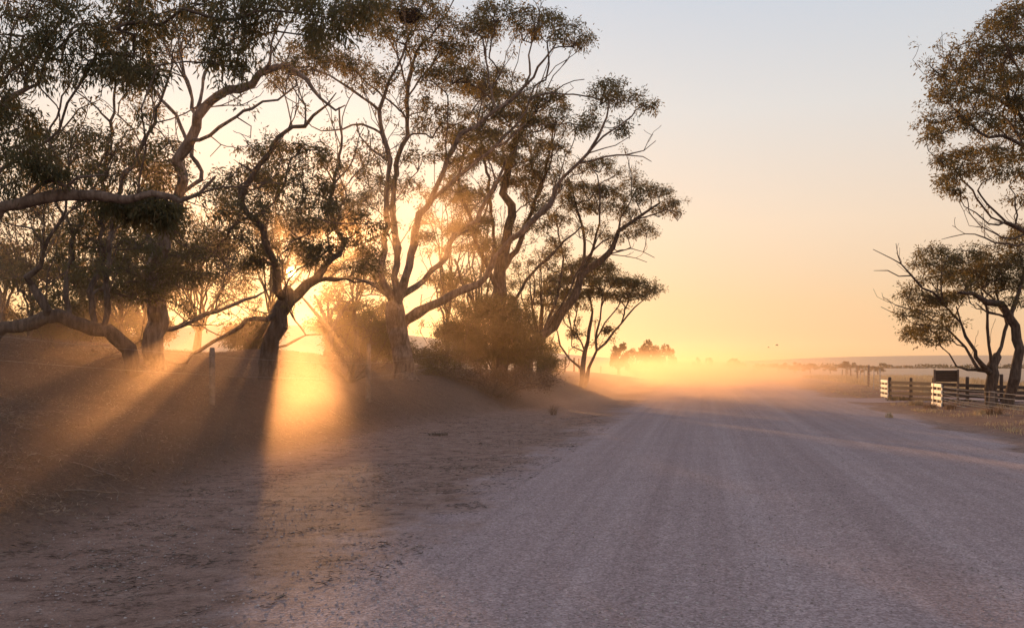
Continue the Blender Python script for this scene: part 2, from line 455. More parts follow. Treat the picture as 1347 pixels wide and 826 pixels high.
# ------------------------------------------------------------------ vegetation engine
LEAF_MUL = 1.3
class Tree:
    def __init__(s, depth, seed):
        s.d = depth
        s.r = np.random.default_rng(seed)
        s.pos = []; s.par = []; s.rad = []; s.pl = []; s.limb = []   # limb id: >=0 traced, -1 twig
        s.leafpts = []
        s.nl = 0
        s.spr = 1.0
    def add(s, p, par, rad, limb):
        s.pos.append(np.array(p, float)); s.par.append(par); s.rad.append(rad); s.limb.append(limb)
        s.pl.append(0.0 if par < 0 else s.pl[par] + float(np.linalg.norm(s.pos[-1] - s.pos[par])))
        return len(s.pos) - 1
    def limb_px(s, pts, dd=0.0, dead=False):
        """pts: (column, row, half width) in photo pixels; dd: how far the limb's end leans away (+) or towards (-)"""
        pts = list(pts)
        lid = s.nl; s.nl += 1
        d0 = s.d
        start = -1
        if s.pos:
            A = np.array(s.pos)
            d_ = A[:, 1]
            cols = CX + A[:, 0] / d_ * FPX; rows = HY + (EYE - A[:, 2]) / d_ * FPX
            cand = [i for i in range(len(s.pos)) if s.limb[i] >= 0]
            e = (cols - pts[0][0]) ** 2 + (rows - pts[0][1]) ** 2
            start = min(cand, key=lambda i: e[i])
            d0 = s.pos[start][1]
        n = len(pts)
        W = []
        for k, (a, b, r) in enumerate(pts):
            d = d0 + dd * (k / max(n - 1, 1)) ** 0.8
            W.append((P(a, b, d), r * d / FPX * (0.9 if lid == 0 else 0.68)))
        if start >= 0: W[0] = (s.pos[start].copy(), W[0][1])
        pos = [w[0] for w in W]; rad = [w[1] for w in W]
        prev = start
        step = max(0.16, s.d * 0.009)
        for k in range(n - 1):
            p0 = pos[max(k - 1, 0)]; p1 = pos[k]; p2 = pos[k + 1]; p3 = pos[min(k + 2, n - 1)]
            m = max(1, int(np.linalg.norm(p2 - p1) / step))
            for j in range(0 if (k == 0 and start < 0) else 1, m + 1):
                t = j / m
                q = 0.5 * ((2 * p1) + (-p0 + p2) * t + (2 * p0 - 5 * p1 + 4 * p2 - p3) * t * t + (-p0 + 3 * p1 - 3 * p2 + p3) * t ** 3)
                rr = rad[k] * (1 - t) + rad[k + 1] * t
                wv = np.array([math.sin(q[2] * 3.1 + lid) + math.sin(q[0] * 4.7 + lid * 2), 0.6 * math.sin(q[2] * 2.3 + lid), 0.6 * math.sin(q[0] * 3.7 + lid * 3)])
                q = q + s.r.normal(0, 0.028 + min(rr * 0.12, 0.018), 3) + wv * min(0.025, 0.01 + rr * 0.12) * (s.d / 30)
                prev = s.add(q, prev, rr * s.r.uniform(*((0.9, 1.12) if rr < 0.12 else (0.97, 1.03))) * (1.18 if s.r.random() < 0.06 and rr < 0.2 else 1), lid)
                if not dead and s.r.random() < 0.05 and rr < 0.2: s.spray(prev, 0.3 + 0.7 * s.r.random(), 1, False)
                if not dead and lid > 0 and s.d > 8 and s.r.random() < 0.22 and rr < 0.15:
                    s.spray(prev, (0.7 + 1.3 * s.r.random()) * min(1.0, s.d / 25) * s.spr)
                if dead and s.r.random() < 0.38: s.spray(prev, 0.3 + 0.6 * s.r.random(), 1, False)
        return lid
    def shoot(s, i, L):
        """bare side twig"""
        p = s.pos[i]; par = s.par[i] if s.par[i] >= 0 else i
        dv = p - s.pos[par]; nn = np.linalg.norm(dv) or 1
        v = dv / nn * 0.8 + s.r.normal(0, 0.55, 3); v[2] += 0.2; v /= np.linalg.norm(v)
        prev = i
        for k in range(4):
            v = v + s.r.normal(0, 0.18, 3); v /= np.linalg.norm(v)
            prev = s.add(s.pos[prev] + v * L / 4, prev, 0, -1)
        return prev
    def spray(s, i, L, depth=0, live=True):
        """live side branch that forks into finer twigs, tufts of leaves at some ends"""
        p = s.pos[i]; par = s.par[i] if s.par[i] >= 0 else i
        dv = p - s.pos[par]; nn = np.linalg.norm(dv) or 1
        v = dv / nn * 0.7 + s.r.normal(0, 0.5, 3) * np.array([1, 0.8, 0.6]); v[2] += 0.35; v /= np.linalg.norm(v)
        prev = i; m = 5
        for k in range(m):
            v = v + s.r.normal(0, 0.16, 3); v[2] += 0.03; v /= np.linalg.norm(v)
            prev = s.add(s.pos[prev] + v * L / m, prev, 0, -1)
            if depth < 2 and k > 0 and s.r.random() < 0.55: s.spray(prev, L * s.r.uniform(0.35, 0.65), depth + 1, live)
        if live and s.r.random() < 0.5: s.leafpts.append((s.pos[prev], 0.8))
        return prev
    def path(s, i, q, wig=0.10):
        """grow a curved twig from node i to point q"""
        a = s.pos[i]; L = float(np.linalg.norm(q - a))
        if L < 1e-3: return i
        m = max(1, int(L / 0.28))
        par = s.par[i] if s.par[i] >= 0 else i
        dv = a - s.pos[par]; nn = np.linalg.norm(dv)
        dv = dv / nn if nn > 1e-6 else np.array([0, 0, 1.0])
        c = a + dv * L * 0.3 + np.array([0, 0, 0.12 * L])
        c = c * 0.5 + (a + q) * 0.25
        prev = i
        for j in range(1, m + 1):
            t = j / m
            p = a * (1 - t) ** 2 + 2 * c * t * (1 - t) + q * t * t
            if j < m: p = p + s.r.normal(0, wig * min(L, 1.2) / m ** 0.5 * 0.6, 3)
            prev = s.add(p, prev, 0, -1)
        return prev
    def clump(s, px, py, rx, ry, dd=None, dens=1.0, leaf=1.0, dome=True):
        if dd is None: dd = s.r.uniform(-1.8, 1.8) * min(1.0, s.d / 25)
        d = s.d + dd
        c = P(px, py, d); ax = rx * 1.2 * d / FPX; az = ry * 1.2 * d / FPX; ay = ax * s.r.uniform(0.9, 1.4)
        A = np.array(s.pos)
        hub = c - np.array([0, 0, az * (0.75 if dome else 0.5)]) + s.r.normal(0, 0.1, 3)
        cost = np.linalg.norm(A - hub, axis=1) + 0.12 * np.array(s.pl) + np.clip(A[:, 2] - hub[2], 0, None) * 1.5
        i = int(np.argmin(cost))
        h = s.path(i, hub)
        ids = [h]
        sp = 0.30 if s.d > 20 else 0.26
        if s.d > 60: sp = 0.5
        n = int(max(16, 6.5 * (ax * az) ** 0.5 * ay / sp ** 2 * dens))
        n = min(n, 150)
        u_ = s.r.normal(0, 1, (n, 3)); u_ /= np.linalg.norm(u_, axis=1)[:, None]
        if dome: u_[:, 2] = np.abs(u_[:, 2]) * 1.15 - 0.35
        rr = s.r.uniform(0.45, 1.0, n) ** 0.6
        lob = 1 + 0.28 * np.sin(u_[:, 0] * 5 + s.r.uniform(0, 6)) * np.cos(u_[:, 1] * 4 + s.r.uniform(0, 6))
        Q = c + u_ * (rr * lob)[:, None] * np.array([ax, ay, az])
        # greedy tree: short twigs, short way home
        cid = np.full(n, ids[0]); best = np.linalg.norm(Q - s.pos[h], axis=1); base = np.zeros(n)
        todo = np.ones(n, bool); bd = best.copy(); plh = {h: 0.0}
        for _ in range(n):
            k = int(np.argmin(np.where(todo, best, 1e9)))
            todo[k] = False
            e = s.path(int(cid[k]), Q[k], 0.14)
            l0 = plh[int(cid[k])] + np.linalg.norm(Q[k] - s.pos[int(cid[k])])
            # halfway nodes count too
            chain = [e]; 
            while s.par[chain[-1]] not in plh and s.par[chain[-1]] >= 0 and len(chain) < 8: chain.append(s.par[chain[-1]])
            for q_ in chain:
                plh[q_] = l0
                nd = np.linalg.norm(Q - s.pos[q_], axis=1)
                ns = nd + 0.45 * l0
                up = ns < best
                best = np.where(up, ns, best); cid = np.where(up, q_, cid)
            s.leafpts.append((s.pos[e], leaf))
        return h
    def finish_radii(s, r0):
        n = len(s.pos)
        tips = np.zeros(n)
        kids = np.zeros(n, int)
        for i in range(n):
            if s.par[i] >= 0: kids[s.par[i]] += 1
        for i in range(n - 1, -1, -1):
            if kids[i] == 0: tips[i] = 1
            if s.par[i] >= 0: tips[s.par[i]] += tips[i]
        rad = np.array(s.rad)
        tw = 1.45 * r0 * np.maximum(tips, 1) ** 0.38
        rad = np.where(np.array(s.limb) >= 0, rad, tw)
        return rad
    def build(s, root, bark, leafmat, leaf_n=22, leaf_len=0.11, r0=0.006, spread=0.16, twigmat=None, crown_name='crown', hang=0.6):
        Pn = np.array(s.pos); par = np.array(s.par); limb = np.array(s.limb)
        rad = s.finish_radii(r0)
        for i in range(len(rad)):           # twigs never fatter than what bears them
            if par[i] >= 0: rad[i] = min(rad[i], rad[par[i]] * 1.03) if limb[i] < 0 or limb[par[i]] < 0 else rad[i]
        # main child = fattest
        main = {}
        for i in range(len(rad)):
            p = par[i]
            if p >= 0 and (p not in main or rad[i] > rad[main[p]]): main[p] = i
        dirs = np.zeros_like(Pn)
        has = par >= 0
        dirs[has] = Pn[has] - Pn[par[has]]
        dirs[~has] = (0, 0, 1)
        for p, c in main.items():
            v = Pn[c] - Pn[p]; dirs[p] = dirs[p] / (np.linalg.norm(dirs[p]) + 1e-9) + v / (np.linalg.norm(v) + 1e-9)
        dirs /= (np.linalg.norm(dirs, axis=1) + 1e-9)[:, None]
        def tubes(sel, k, name, mat):
            sel = np.array(sel)
            if len(sel) == 0: return None
            pa = par[sel]
            ismain = np.array([main[p] == i for i, p in zip(sel, pa)])
            same = ismain & ((limb[pa] == limb[sel]) | (limb[sel] < 0) & (limb[pa] < 0))
            rB = rad[sel]; rA = np.where(same, rad[pa], np.minimum(rad[pa], rB * 1.25))
            ed = Pn[sel] - Pn[pa]; ed /= (np.linalg.norm(ed, axis=1) + 1e-9)[:, None]
            dA = np.where(same[:, None], dirs[pa], ed); dB = dirs[sel]
            def frame(d):
                ref = np.tile(np.array([0.31, 0.93, 0.19]), (len(d), 1))
                a = np.cross(d, ref); a /= (np.linalg.norm(a, axis=1) + 1e-9)[:, None]
                b = np.cross(d, a)
                return a, b
            an = np.arange(k) / k * 2 * math.pi
            def ring(c, d, r):
                a, b = frame(d)
                ph = np.arange(k) * 1.7
                wob = 1 + 0.13 * np.sin(c[:, 2:3] * 2.1 + ph[None, :]) * (r[:, None] > 0.05) + 0.07 * np.sin(c[:, :1] * 9 + c[:, 2:3] * 7 + ph[None, :] * 2) * (r[:, None] > 0.05)
                rr = r[:, None] * wob
                return c[:, None, :] + (rr * np.cos(an))[:, :, None] * a[:, None, :] + (rr * np.sin(an))[:, :, None] * b[:, None, :]
            Ra = ring(Pn[pa], dA, rA); Rb = ring(Pn[sel], dB, rB)
            V = np.concatenate([Ra, Rb], 1).reshape(-1, 3)
            base = (np.arange(len(sel)) * 2 * k)[:, None, None]
            j = np.arange(k); jn = (j + 1) % k
            F = np.stack([j, jn, jn + k, j + k], -1)[None] + base
            return mesh_obj(name, V, F.reshape(-1, 4), mat, root, smooth=True)
        ids = np.arange(len(par))
        tr = ids[(limb == 0) & has]
        tubes(tr, 12, 'trunk', bark)
        for l in range(1, s.nl):
            q = ids[(limb == l) & has]
            if len(q): tubes(q, 8 if rad[q].max() > 0.05 else 6, 'branch', bark)
        q = ids[(limb < 0) & has]
        o = tubes(q, 4 if s.d < 15 else 3, 'twig_growth', twigmat or M['twig'])
        if o: tag(o, kind='stuff')
        # leaves
        if s.leafpts and leaf_n:
            LP = np.array([p for p, _ in s.leafpts]); lw = np.array([w for _, w in s.leafpts])
            cnt = s.r.poisson(leaf_n * LEAF_MUL * lw)
            bd = s.r.normal(0, 1, (len(LP), 3)); bd /= np.linalg.norm(bd, axis=1)[:, None]
            bd[:, 2] -= hang * s.r.uniform(0.3, 1.6, len(LP)); bd /= np.linalg.norm(bd, axis=1)[:, None]
            D = np.repeat(bd, cnt, 0); c = np.repeat(LP, cnt, 0)
            n = len(c)
            D = D + s.r.normal(0, 0.45, (n, 3)); D /= np.linalg.norm(D, axis=1)[:, None]     # sprigs fan out from each twig end
            c = c + D * (spread * 1.9 * s.r.random((n, 1)) ** 0.8) + s.r.normal(0, spread * 0.33, (n, 3))
            vd = c - np.array([0, 0, EYE]); vd /= np.linalg.norm(vd, axis=1)[:, None]
            off = np.degrees(np.arccos(np.clip(vd @ np.array(S), -1, 1)))
            kp = (off > 0.42) | (s.r.random(n) < 0.15)
            c = c[kp]; D = D[kp]; n = len(c)       # most leaves in the camera's line to the sun dropped so its disc shows
            ax = D * 0.9 + s.r.normal(0, 0.42, (n, 3)); ax[:, 2] -= hang * 0.3; ax /= np.linalg.norm(ax, axis=1)[:, None]
            sd = np.cross(ax, s.r.normal(0, 1, (n, 3))); sd /= np.linalg.norm(sd, axis=1)[:, None]
            nn = np.cross(ax, sd)
            Ln = leaf_len * s.r.uniform(0.6, 1.3, n)[:, None]; Wd = Ln * (0.10 if s.d < 15 else 0.145) * s.r.uniform(0.7, 1.4, n)[:, None]
            b = c; t = c + ax * Ln; mid = c + ax * Ln * 0.45 + nn * Ln * 0.10
            V = np.stack([b, mid + sd * Wd, t, mid - sd * Wd], 1).reshape(-1, 3)
            F = np.arange(n * 4).reshape(-1, 4)
            cr = mesh_obj(crown_name, V, F, leafmat, root)
            tag(cr, kind='stuff')
            return n
        return 0
LEAVES = 0
def finish(tree, name, label, cat='tree', group=None, base=None, **kw):
    global LEAVES
    b = tree.pos[0]
    root = empty(name, tuple(float(v) for v in b))
    tag(root, label, cat, group)
    LEAVES += tree.build(root, **kw) or 0
    return root

def clumps(t, lst, **kw):
    for c in lst:
        k = dict(kw)
        if len(c) > 4: k['dd'] = c[4]
        t.clump(*c[:4], **k)

G_ROW = 'gum trees along the bank fence'

exec_parts = []
# ---------------------------------------------------------------- big many-limbed gum in the middle (depth 34)
t = Tree(34, 51)
g = ground_at(531, 34); row0 = row_of(g) + 3
t.limb_px([(534, row0, 20), (531, row0 - 12, 16), (527, 455, 14), (523, 428, 14.5), (519, 408, 14), (519, 395, 11), (520, 382, 6)])
t.limb_px([(511, 402, 9), (506, 372, 7.5), (504, 340, 6.5), (505, 295, 5.5), (509, 240, 5), (512, 212, 4.6), (503, 178, 4.2), (500, 143, 3.8), (513, 105, 3.2), (529, 73, 2.4), (536, 45, 1.6), (530, 10, 1.1)], -1.0)
t.limb_px([(520, 402, 9), (523, 350, 7), (520, 300, 6), (518, 250, 5.2), (522, 215, 4.8), (534, 178, 4.4), (536, 134, 3.8), (540, 89, 3), (546, 70, 2.4), (566, 48, 1.8), (590, 16, 1.2), (600, -10, 0.8)], 1.2)
t.limb_px([(528, 402, 9), (538, 350, 8), (550, 295, 6.5), (567, 263, 5.6), (578, 235, 5), (596, 197, 4.5), (609, 178, 4), (633, 158, 3.6), (651, 145, 3.3), (673, 134, 3.1), (689, 116, 2.9), (702, 100, 2.5), (716, 78, 1.9), (733, 59, 1.3)], -2.0)
t.limb_px([(689, 116, 2.5), (698, 98, 2), (696, 73, 1.7), (699, 48, 1.2)], 0.3)
t.limb_px([(651, 145, 2.2), (646, 120, 2), (641, 95, 1.9), (640, 65, 1.5), (644, 42, 1.1)], 0.8)
t.limb_px([(569, 257, 4.5), (600, 235, 4), (618, 221, 3.6), (640, 203, 3.1), (665, 185, 2.6), (690, 165, 2)], 1.5)
t.limb_px([(536, 425, 10), (549, 411, 8), (575, 397, 7.6), (600, 386, 7.2), (625, 374, 6.8), (646, 353, 6.2), (658, 332, 5.8), (673, 315, 5.6), (693, 297, 5.3), (711, 281, 5), (727, 259, 4.5), (731, 247, 4.2), (742, 235, 3.8), (760, 217, 3.5), (774, 199, 3), (787, 179, 2.5), (797, 157, 2), (802, 135, 1.4)], -3.0)
t.limb_px([(776, 196, 2), (794, 180, 2), (814, 166, 1.7), (832, 154, 1.4), (838, 143, 1)], 0.4)
t.limb_px([(766, 210, 2), (794, 207, 1.8), (825, 201, 1.5), (847, 197, 1.2), (863, 183, 0.7)], 0.5, dead=True)
t.limb_px([(825, 201, 1.2), (845, 205, 0.9), (857, 213, 0.6)], 0.1, dead=True)
t.limb_px([(772, 203, 1.4), (809, 191, 1), (824, 178, 0.6)], 0.4, dead=True)
t.limb_px([(534, 392, 6), (556, 366, 6), (585, 338, 5.4), (600, 310, 5), (627, 290, 4.4), (640, 262, 3.8), (655, 235, 3.2), (665, 208, 2.4)], 1.8)
t.limb_px([(500, 143, 3), (489, 138, 2.6), (460, 118, 2.2), (434, 102, 1.8), (415, 92, 1.2)], -1.2)
t.limb_px([(503, 178, 2.6), (478, 163, 2.2), (452, 170, 1.8), (425, 171, 1.4), (400, 158, 1)], -1.0)
t.limb_px([(530, 120, 2.4), (528, 89, 2), (521, 60, 1.6), (508, 30, 1.1), (498, 0, 0.8)], 0.6)
t.limb_px([(537, 130, 2.2), (552, 105, 2), (572, 80, 1.7), (585, 55, 1.2)], 1.0)
t.limb_px([(506, 210, 2.5), (490, 195, 2), (474, 180, 1.5), (466, 160, 1)], -0.5)
t.limb_px([(510, 395, 3), (488, 372, 3), (450, 366, 2.6), (412, 364, 1.8)], -2.5)
clumps(t, [(622, 32, 22, 18), (650, 22, 28, 16), (640, 40, 26, 12), (700, 22, 28, 15), (690, 40, 18, 16), (724, 34, 28, 16), (752, 46, 24, 13), (765, 55, 12, 10),
           (797, 118, 24, 13), (790, 135, 18, 9), (826, 128, 24, 12), (848, 142, 15, 10), (775, 158, 18, 9), (818, 170, 8, 6), (765, 170, 12, 8),
           (500, 22, 34, 20), (545, 8, 36, 18), (520, 48, 28, 15), (575, 30, 26, 16), (575, 65, 30, 16), (605, 70, 26, 15), (590, 100, 30, 16), (560, 95, 24, 14), (612, 112, 24, 14), (470, 22, 28, 16),
           (380, 92, 28, 11), (410, 82, 32, 12), (444, 84, 32, 12), (478, 90, 26, 11), (505, 98, 18, 10), (365, 108, 14, 8), (490, 112, 18, 9), (430, 66, 24, 9), (395, 60, 20, 10)])
clumps(t, [(545, 210, 22, 13), (535, 240, 20, 12), (570, 165, 26, 14), (556, 135, 22, 12), (600, 150, 26, 13), (625, 190, 28, 14), (590, 205, 22, 12), (645, 205, 22, 12), (480, 205, 22, 13), (468, 225, 20, 10), (495, 240, 18, 10), (480, 262, 22, 10), (640, 120, 18, 10), (630, 95, 20, 10), (605, 250, 20, 11), (560, 310, 14, 9), (622, 300, 16, 9)], dens=0.8)
nest_at = P(541, 20, 34 + 0.2)
finish(t, 'gum_tree', 'large many-limbed pale gum in mid bank with a long limb reaching right', group=G_ROW, bark=M['bark_pale'], leafmat=M['leaf'], leaf_n=20, leaf_len=0.12)

# ---------------------------------------------------------------- dark tree behind (depth 44)
t = Tree(44, 52)
g = ground_at(657, 44)
t.limb_px([(657, row_of(g) + 3, 13), (657, 450, 11), (656, 415, 10.5), (655, 385, 10), (662, 340, 8), (670, 300, 7), (673, 270, 6.2), (663, 252, 5.6), (668, 226, 5), (676, 200, 4), (684, 170, 3), (690, 140, 2)], 1)
t.limb_px([(660, 350, 5), (684, 318, 4.5), (700, 278, 4), (713, 240, 3), (722, 205, 2.2), (728, 170, 1.5)], 1.5)
t.limb_px([(657, 390, 5), (640, 350, 4.2), (624, 310, 4), (612, 270, 3.4), (604, 235, 2.6), (612, 190, 2)], -1.5)
t.limb_px([(658, 372, 4), (648, 320, 3.6), (644, 270, 3), (640, 225, 2.4), (632, 180, 1.6)], 1.5)
t.limb_px([(656, 420, 4), (680, 392, 3.2), (700, 360, 2.8), (722, 338, 2.3), (742, 318, 1.8), (765, 297, 1.2)], -1.0)
t.limb_px([(656, 430, 3), (628, 405, 3), (610, 375, 2.6), (600, 340, 2)], 0.8)
for k in ([(690, 165, 1.6), (702, 140, 1.3), (713, 105, 1), (722, 78, 0.6)], [(700, 160, 1.6), (715, 128, 1.2), (728, 100, 1), (745, 79, 0.6)],
          [(705, 160, 1.6), (722, 130, 1.3), (740, 112, 1), (769, 104, 0.6)], [(710, 165, 1.4), (724, 138, 1.1), (740, 127, 0.9), (755, 117, 0.5)], [(668, 150, 1.4), (672, 110, 1.1), (680, 80, 0.8), (686, 52, 0.5)], [(713, 100, 1), (742, 80, 0.8), (768, 64, 0.5)]):
    t.limb_px(k, 0.3, dead=True)
clumps(t, [(655, 103, 24, 12), (630, 120, 26, 13), (660, 128, 26, 13), (690, 138, 28, 14), (722, 130, 24, 12), (735, 150, 16, 12), (640, 150, 30, 14), (675, 160, 32, 14), (710, 165, 30, 14), (735, 172, 12, 9),
           (620, 170, 26, 12), (655, 182, 32, 14), (695, 190, 30, 14), (722, 196, 24, 11), (640, 205, 26, 12), (700, 218, 24, 12), (680, 210, 26, 12), (715, 235, 22, 14), (705, 258, 20, 12), (690, 240, 22, 12), (712, 275, 16, 10), (660, 240, 18, 10), (610, 215, 22, 12), (598, 180, 22, 11), (595, 255, 20, 12), (625, 258, 20, 12), (640, 290, 18, 9), (608, 300, 18, 10), (690, 300, 18, 9), (645, 325, 16, 8), (720, 300, 14, 8)], dens=0.9)
finish(t, 'gum_tree', 'dark upright gum with dense crown and bare twigs, behind the dark shrub', group=G_ROW, bark=M['bark_dark'], leafmat=M['leaf'], leaf_n=19, leaf_len=0.13, r0=0.008)

# ---------------------------------------------------------------- leaning tree right of it (depth 48)
t = Tree(48, 53)
g = ground_at(690, 48)
t.limb_px([(690, row_of(g) + 3, 9), (700, 455, 7.5), (718, 437, 7), (738, 417, 6.5), (752, 392, 6), (765, 365, 5.4), (786, 346, 4.6), (807, 324, 3.6), (816, 304, 3), (843, 284, 2.2), (867, 268, 1.4)], -1)
t.limb_px([(760, 378, 3), (769, 337, 3), (769, 308, 2.6), (758, 272, 1.8), (754, 255, 1.2)], 0.8)
t.limb_px([(770, 360, 2.8), (780, 324, 2.5), (789, 295, 2), (790, 262, 1.6), (786, 232, 1.2)], -0.7)
t.limb_px([(812, 312, 2), (818, 288, 1.6), (830, 262, 1.2), (838, 245, 0.9)], 0.6)
t.limb_px([(835, 290, 1.6), (858, 283, 1.3), (878, 275, 0.9)], -0.3)
t.limb_px([(712, 442, 3), (728, 402, 2.6), (736, 372, 2.2), (740, 340, 1.8), (734, 305, 1.4)], 1)
t.limb_px([(700, 455, 2.6), (742, 395, 2), (770, 340, 1.8), (800, 312, 1.2)], -1)
t.limb_px([(802, 332, 1.3), (830, 326, 1), (861, 339, 0.5)], 0.2, dead=True)
t.limb_px([(798, 338, 1.1), (822, 336, 0.8), (850, 346, 0.5)], 0.2, dead=True)
clumps(t, [(768, 220, 18, 8), (790, 216, 20, 9), (806, 226, 12, 8), (752, 246, 18, 9), (745, 262, 16, 10), (775, 250, 24, 11), (800, 254, 20, 10), (815, 262, 12, 9), (760, 272, 20, 10), (790, 272, 20, 10),
           (832, 240, 16, 9), (850, 250, 18, 9), (868, 254, 16, 8), (880, 268, 14, 9), (888, 280, 8, 9), (838, 262, 14, 10), (870, 277, 10, 8), (826, 278, 16, 9), (835, 292, 16, 8), (850, 304, 16, 8), (830, 308, 14, 7), (798, 312, 14, 8), (735, 288, 16, 9), (730, 318, 14, 8), (765, 302, 12, 8), (720, 350, 12, 8), (742, 335, 12, 7)])
finish(t, 'gum_tree', 'leaning gum rising rightward from behind the shrub to an airy crown', group=G_ROW, bark=M['bark_dark'], leafmat=M['leaf'], leaf_n=19, leaf_len=0.12, r0=0.008)

# ---------------------------------------------------------------- small umbrella tree by the road (depth 57)
t = Tree(57, 54)
g = ground_at(768, 57); r0_ = row_of(g)
t.limb_px([(766, r0_ + 2, 5), (767, 486, 3.8), (769, 464, 3), (775, 437, 2.3), (778, 410, 1.6), (776, 385, 1.1)], 0.5)
t.limb_px([(767, r0_ - 3, 4.2), (778, 484, 3.4), (783, 462, 2.8), (785, 436, 2.2), (792, 405, 1.6), (800, 382, 1.1)], -0.8)
t.limb_px([(783, 468, 2.4), (799, 450, 2.1), (816, 425, 1.8), (836, 405, 1.4), (850, 392, 1)], 0.6)
t.limb_px([(766, 486, 2.4), (748, 472, 2.2), (738, 455, 1.8), (733, 436, 1.3), (722, 405, 0.9)], 0.8)
t.limb_px([(769, 458, 1.9), (758, 440, 1.6), (744, 424, 1.3), (736, 398, 0.9)], -0.5)
t.limb_px([(784, 448, 1.7), (797, 425, 1.4), (812, 404, 1.1), (820, 385, 0.8)], -0.8)
t.limb_px([(767, 470, 1.8), (752, 455, 1.4), (756, 425, 1.1), (762, 398, 0.9)], 1)
clumps(t, [(776, 346, 20, 9), (755, 354, 20, 9), (795, 354, 20, 9), (735, 368, 18, 9), (765, 368, 24, 9), (800, 370, 24, 9), (822, 372, 20, 8), (842, 377, 18, 8), (858, 382, 12, 7), (718, 384, 16, 8), (745, 386, 20, 8), (775, 386, 24, 8), (812, 388, 18, 7), (704, 396, 12, 7), (838, 390, 14, 6), (760, 402, 12, 7), (728, 402, 12, 6), (757, 438, 9, 6), (800, 432, 7, 5)], dens=0.9)
finish(t, 'gum_tree', 'small multi-stemmed tree with flat umbrella crown at the foot of the bank', group=G_ROW, bark=M['twig'], leafmat=M['leaf_red'], leaf_n=22, leaf_len=0.14, r0=0.010, spread=0.17)

# ---------------------------------------------------------------- thick trunk in front of the sun (depth 27)
t = Tree(27, 55)
g = ground_at(350, 27)
t.limb_px([(350, row_of(g) + 4, 15.5), (353, 480, 13), (360, 448, 12.5), (366, 418, 13), (373, 398, 12), (377, 386, 9), (380, 376, 4)])
t.limb_px([(374, 396, 10.5), (368, 378, 9.5), (363, 358, 8.5), (358, 326, 7.5), (345, 304, 7), (331, 290, 6.5), (316, 268, 5.5), (322, 246, 4.8), (333, 226, 5), (351, 207, 5), (365, 181, 4.8), (382, 166, 4.4), (400, 164, 4), (414, 152, 3.2), (430, 140, 2.0), (440, 120, 1.0)], -2)
t.limb_px([(377, 396, 10.5), (388, 386, 10), (406, 374, 9), (428, 350, 7.5), (446, 332, 6.5), (452, 322, 5.5), (444, 302, 4.5), (434, 280, 4), (440, 240, 3.6), (446, 218, 3), (450, 180, 2.2), (446, 140, 1.3)], 2)
t.limb_px([(362, 402, 6), (338, 420, 5), (308, 436, 4.6), (278, 452, 4), (252, 466, 3), (236, 480, 1.6)], -2.5)
t.limb_px([(405, 374, 3), (440, 368, 2.6), (478, 372, 1.8), (500, 380, 1.2)], 0.5)
t.limb_px([(362, 458, 3), (384, 448, 2.4), (402, 441, 2), (424, 440, 1.4)], 1)
t.limb_px([(331, 290, 3.2), (312, 292, 3), (295, 310, 2.4), (282, 335, 1.6)], 1)
t.limb_px([(405, 162, 2.2), (398, 140, 1.8), (388, 118, 1.4), (376, 100, 0.9)], 0.6)
t.limb_px([(338, 222, 2.6), (325, 222, 2.4), (312, 212, 1.8)], 0.2)
t.limb_px([(440, 240, 2), (425, 215, 1.8), (416, 190, 1.3)], -0.4)
t.limb_px([(440, 240, 2), (458, 220, 1.8), (470, 196, 1.3), (478, 170, 0.8)], 0.6)
clumps(t, [(322, 228, 26, 14), (345, 232, 22, 13), (300, 250, 28, 16), (330, 256, 30, 16), (310, 280, 30, 16), (345, 276, 22, 13), (300, 305, 28, 14), (330, 320, 24, 12), (362, 188, 22, 8), (340, 198, 22, 9), (385, 192, 24, 9), (412, 198, 22, 10), (430, 212, 16, 10),
           (385, 215, 26, 10), (365, 240, 18, 9), (405, 238, 26, 11), (430, 248, 20, 11), (390, 262, 24, 12), (420, 268, 22, 11), (445, 272, 16, 10), (380, 288, 22, 12), (410, 296, 24, 12), (438, 300, 18, 10), (470, 285, 20, 10), (490, 300, 16, 10), (395, 322, 26, 10), (425, 325, 18, 8), (465, 315, 18, 9), (345, 340, 14, 9), (485, 330, 16, 9), (410, 340, 12, 6), (480, 350, 14, 6), (330, 345, 16, 9)], dens=1.0)
finish(t, 'gum_tree', 'forked thick-trunked gum standing in front of the low sun', group=G_ROW, bark=M['bark_dark'], leafmat=M['leaf_dark'], leaf_n=22, leaf_len=0.11)

# ---------------------------------------------------------------- pale sinuous gum left of it (depth 24)
t = Tree(24, 56)
g = ground_at(203, 24)
t.limb_px([(200, row_of(g) + 4, 19), (203, 458, 15), (206, 425, 14), (207, 385, 12.5), (208, 345, 11), (218, 315, 9), (228, 290, 7.6), (236, 262, 7.2), (236, 240, 7), (234, 215, 7.2), (243, 197, 7.6), (252, 178, 7.6), (261, 152, 7), (275, 138, 6.4), (300, 120, 6), (335, 112, 5.5), (346, 97, 4.8), (366, 88, 4.2), (390, 93, 3.8), (406, 106, 3.3), (425, 131, 2.4), (440, 141, 1.6), (457, 140, 0.8)], -1.5)
t.limb_px([(252, 178, 4), (275, 180, 3.8), (300, 159, 3.4), (322, 147, 3), (347, 134, 2.4), (375, 128, 1.9), (392, 112, 1.2)], -1.0)
t.limb_px([(258, 158, 4), (254, 140, 3.6), (247, 107, 3), (240, 82, 2.2), (236, 45, 1.4)], 0.6)
t.limb_px([(264, 146, 3.6), (267, 107, 3), (277, 88, 2.4), (290, 50, 1.5)], 1)
t.limb_px([(243, 193, 4.2), (240, 176, 4), (220, 143, 3.6), (207, 122, 3.2), (198, 100, 2.4), (192, 65, 1.5)], 1)
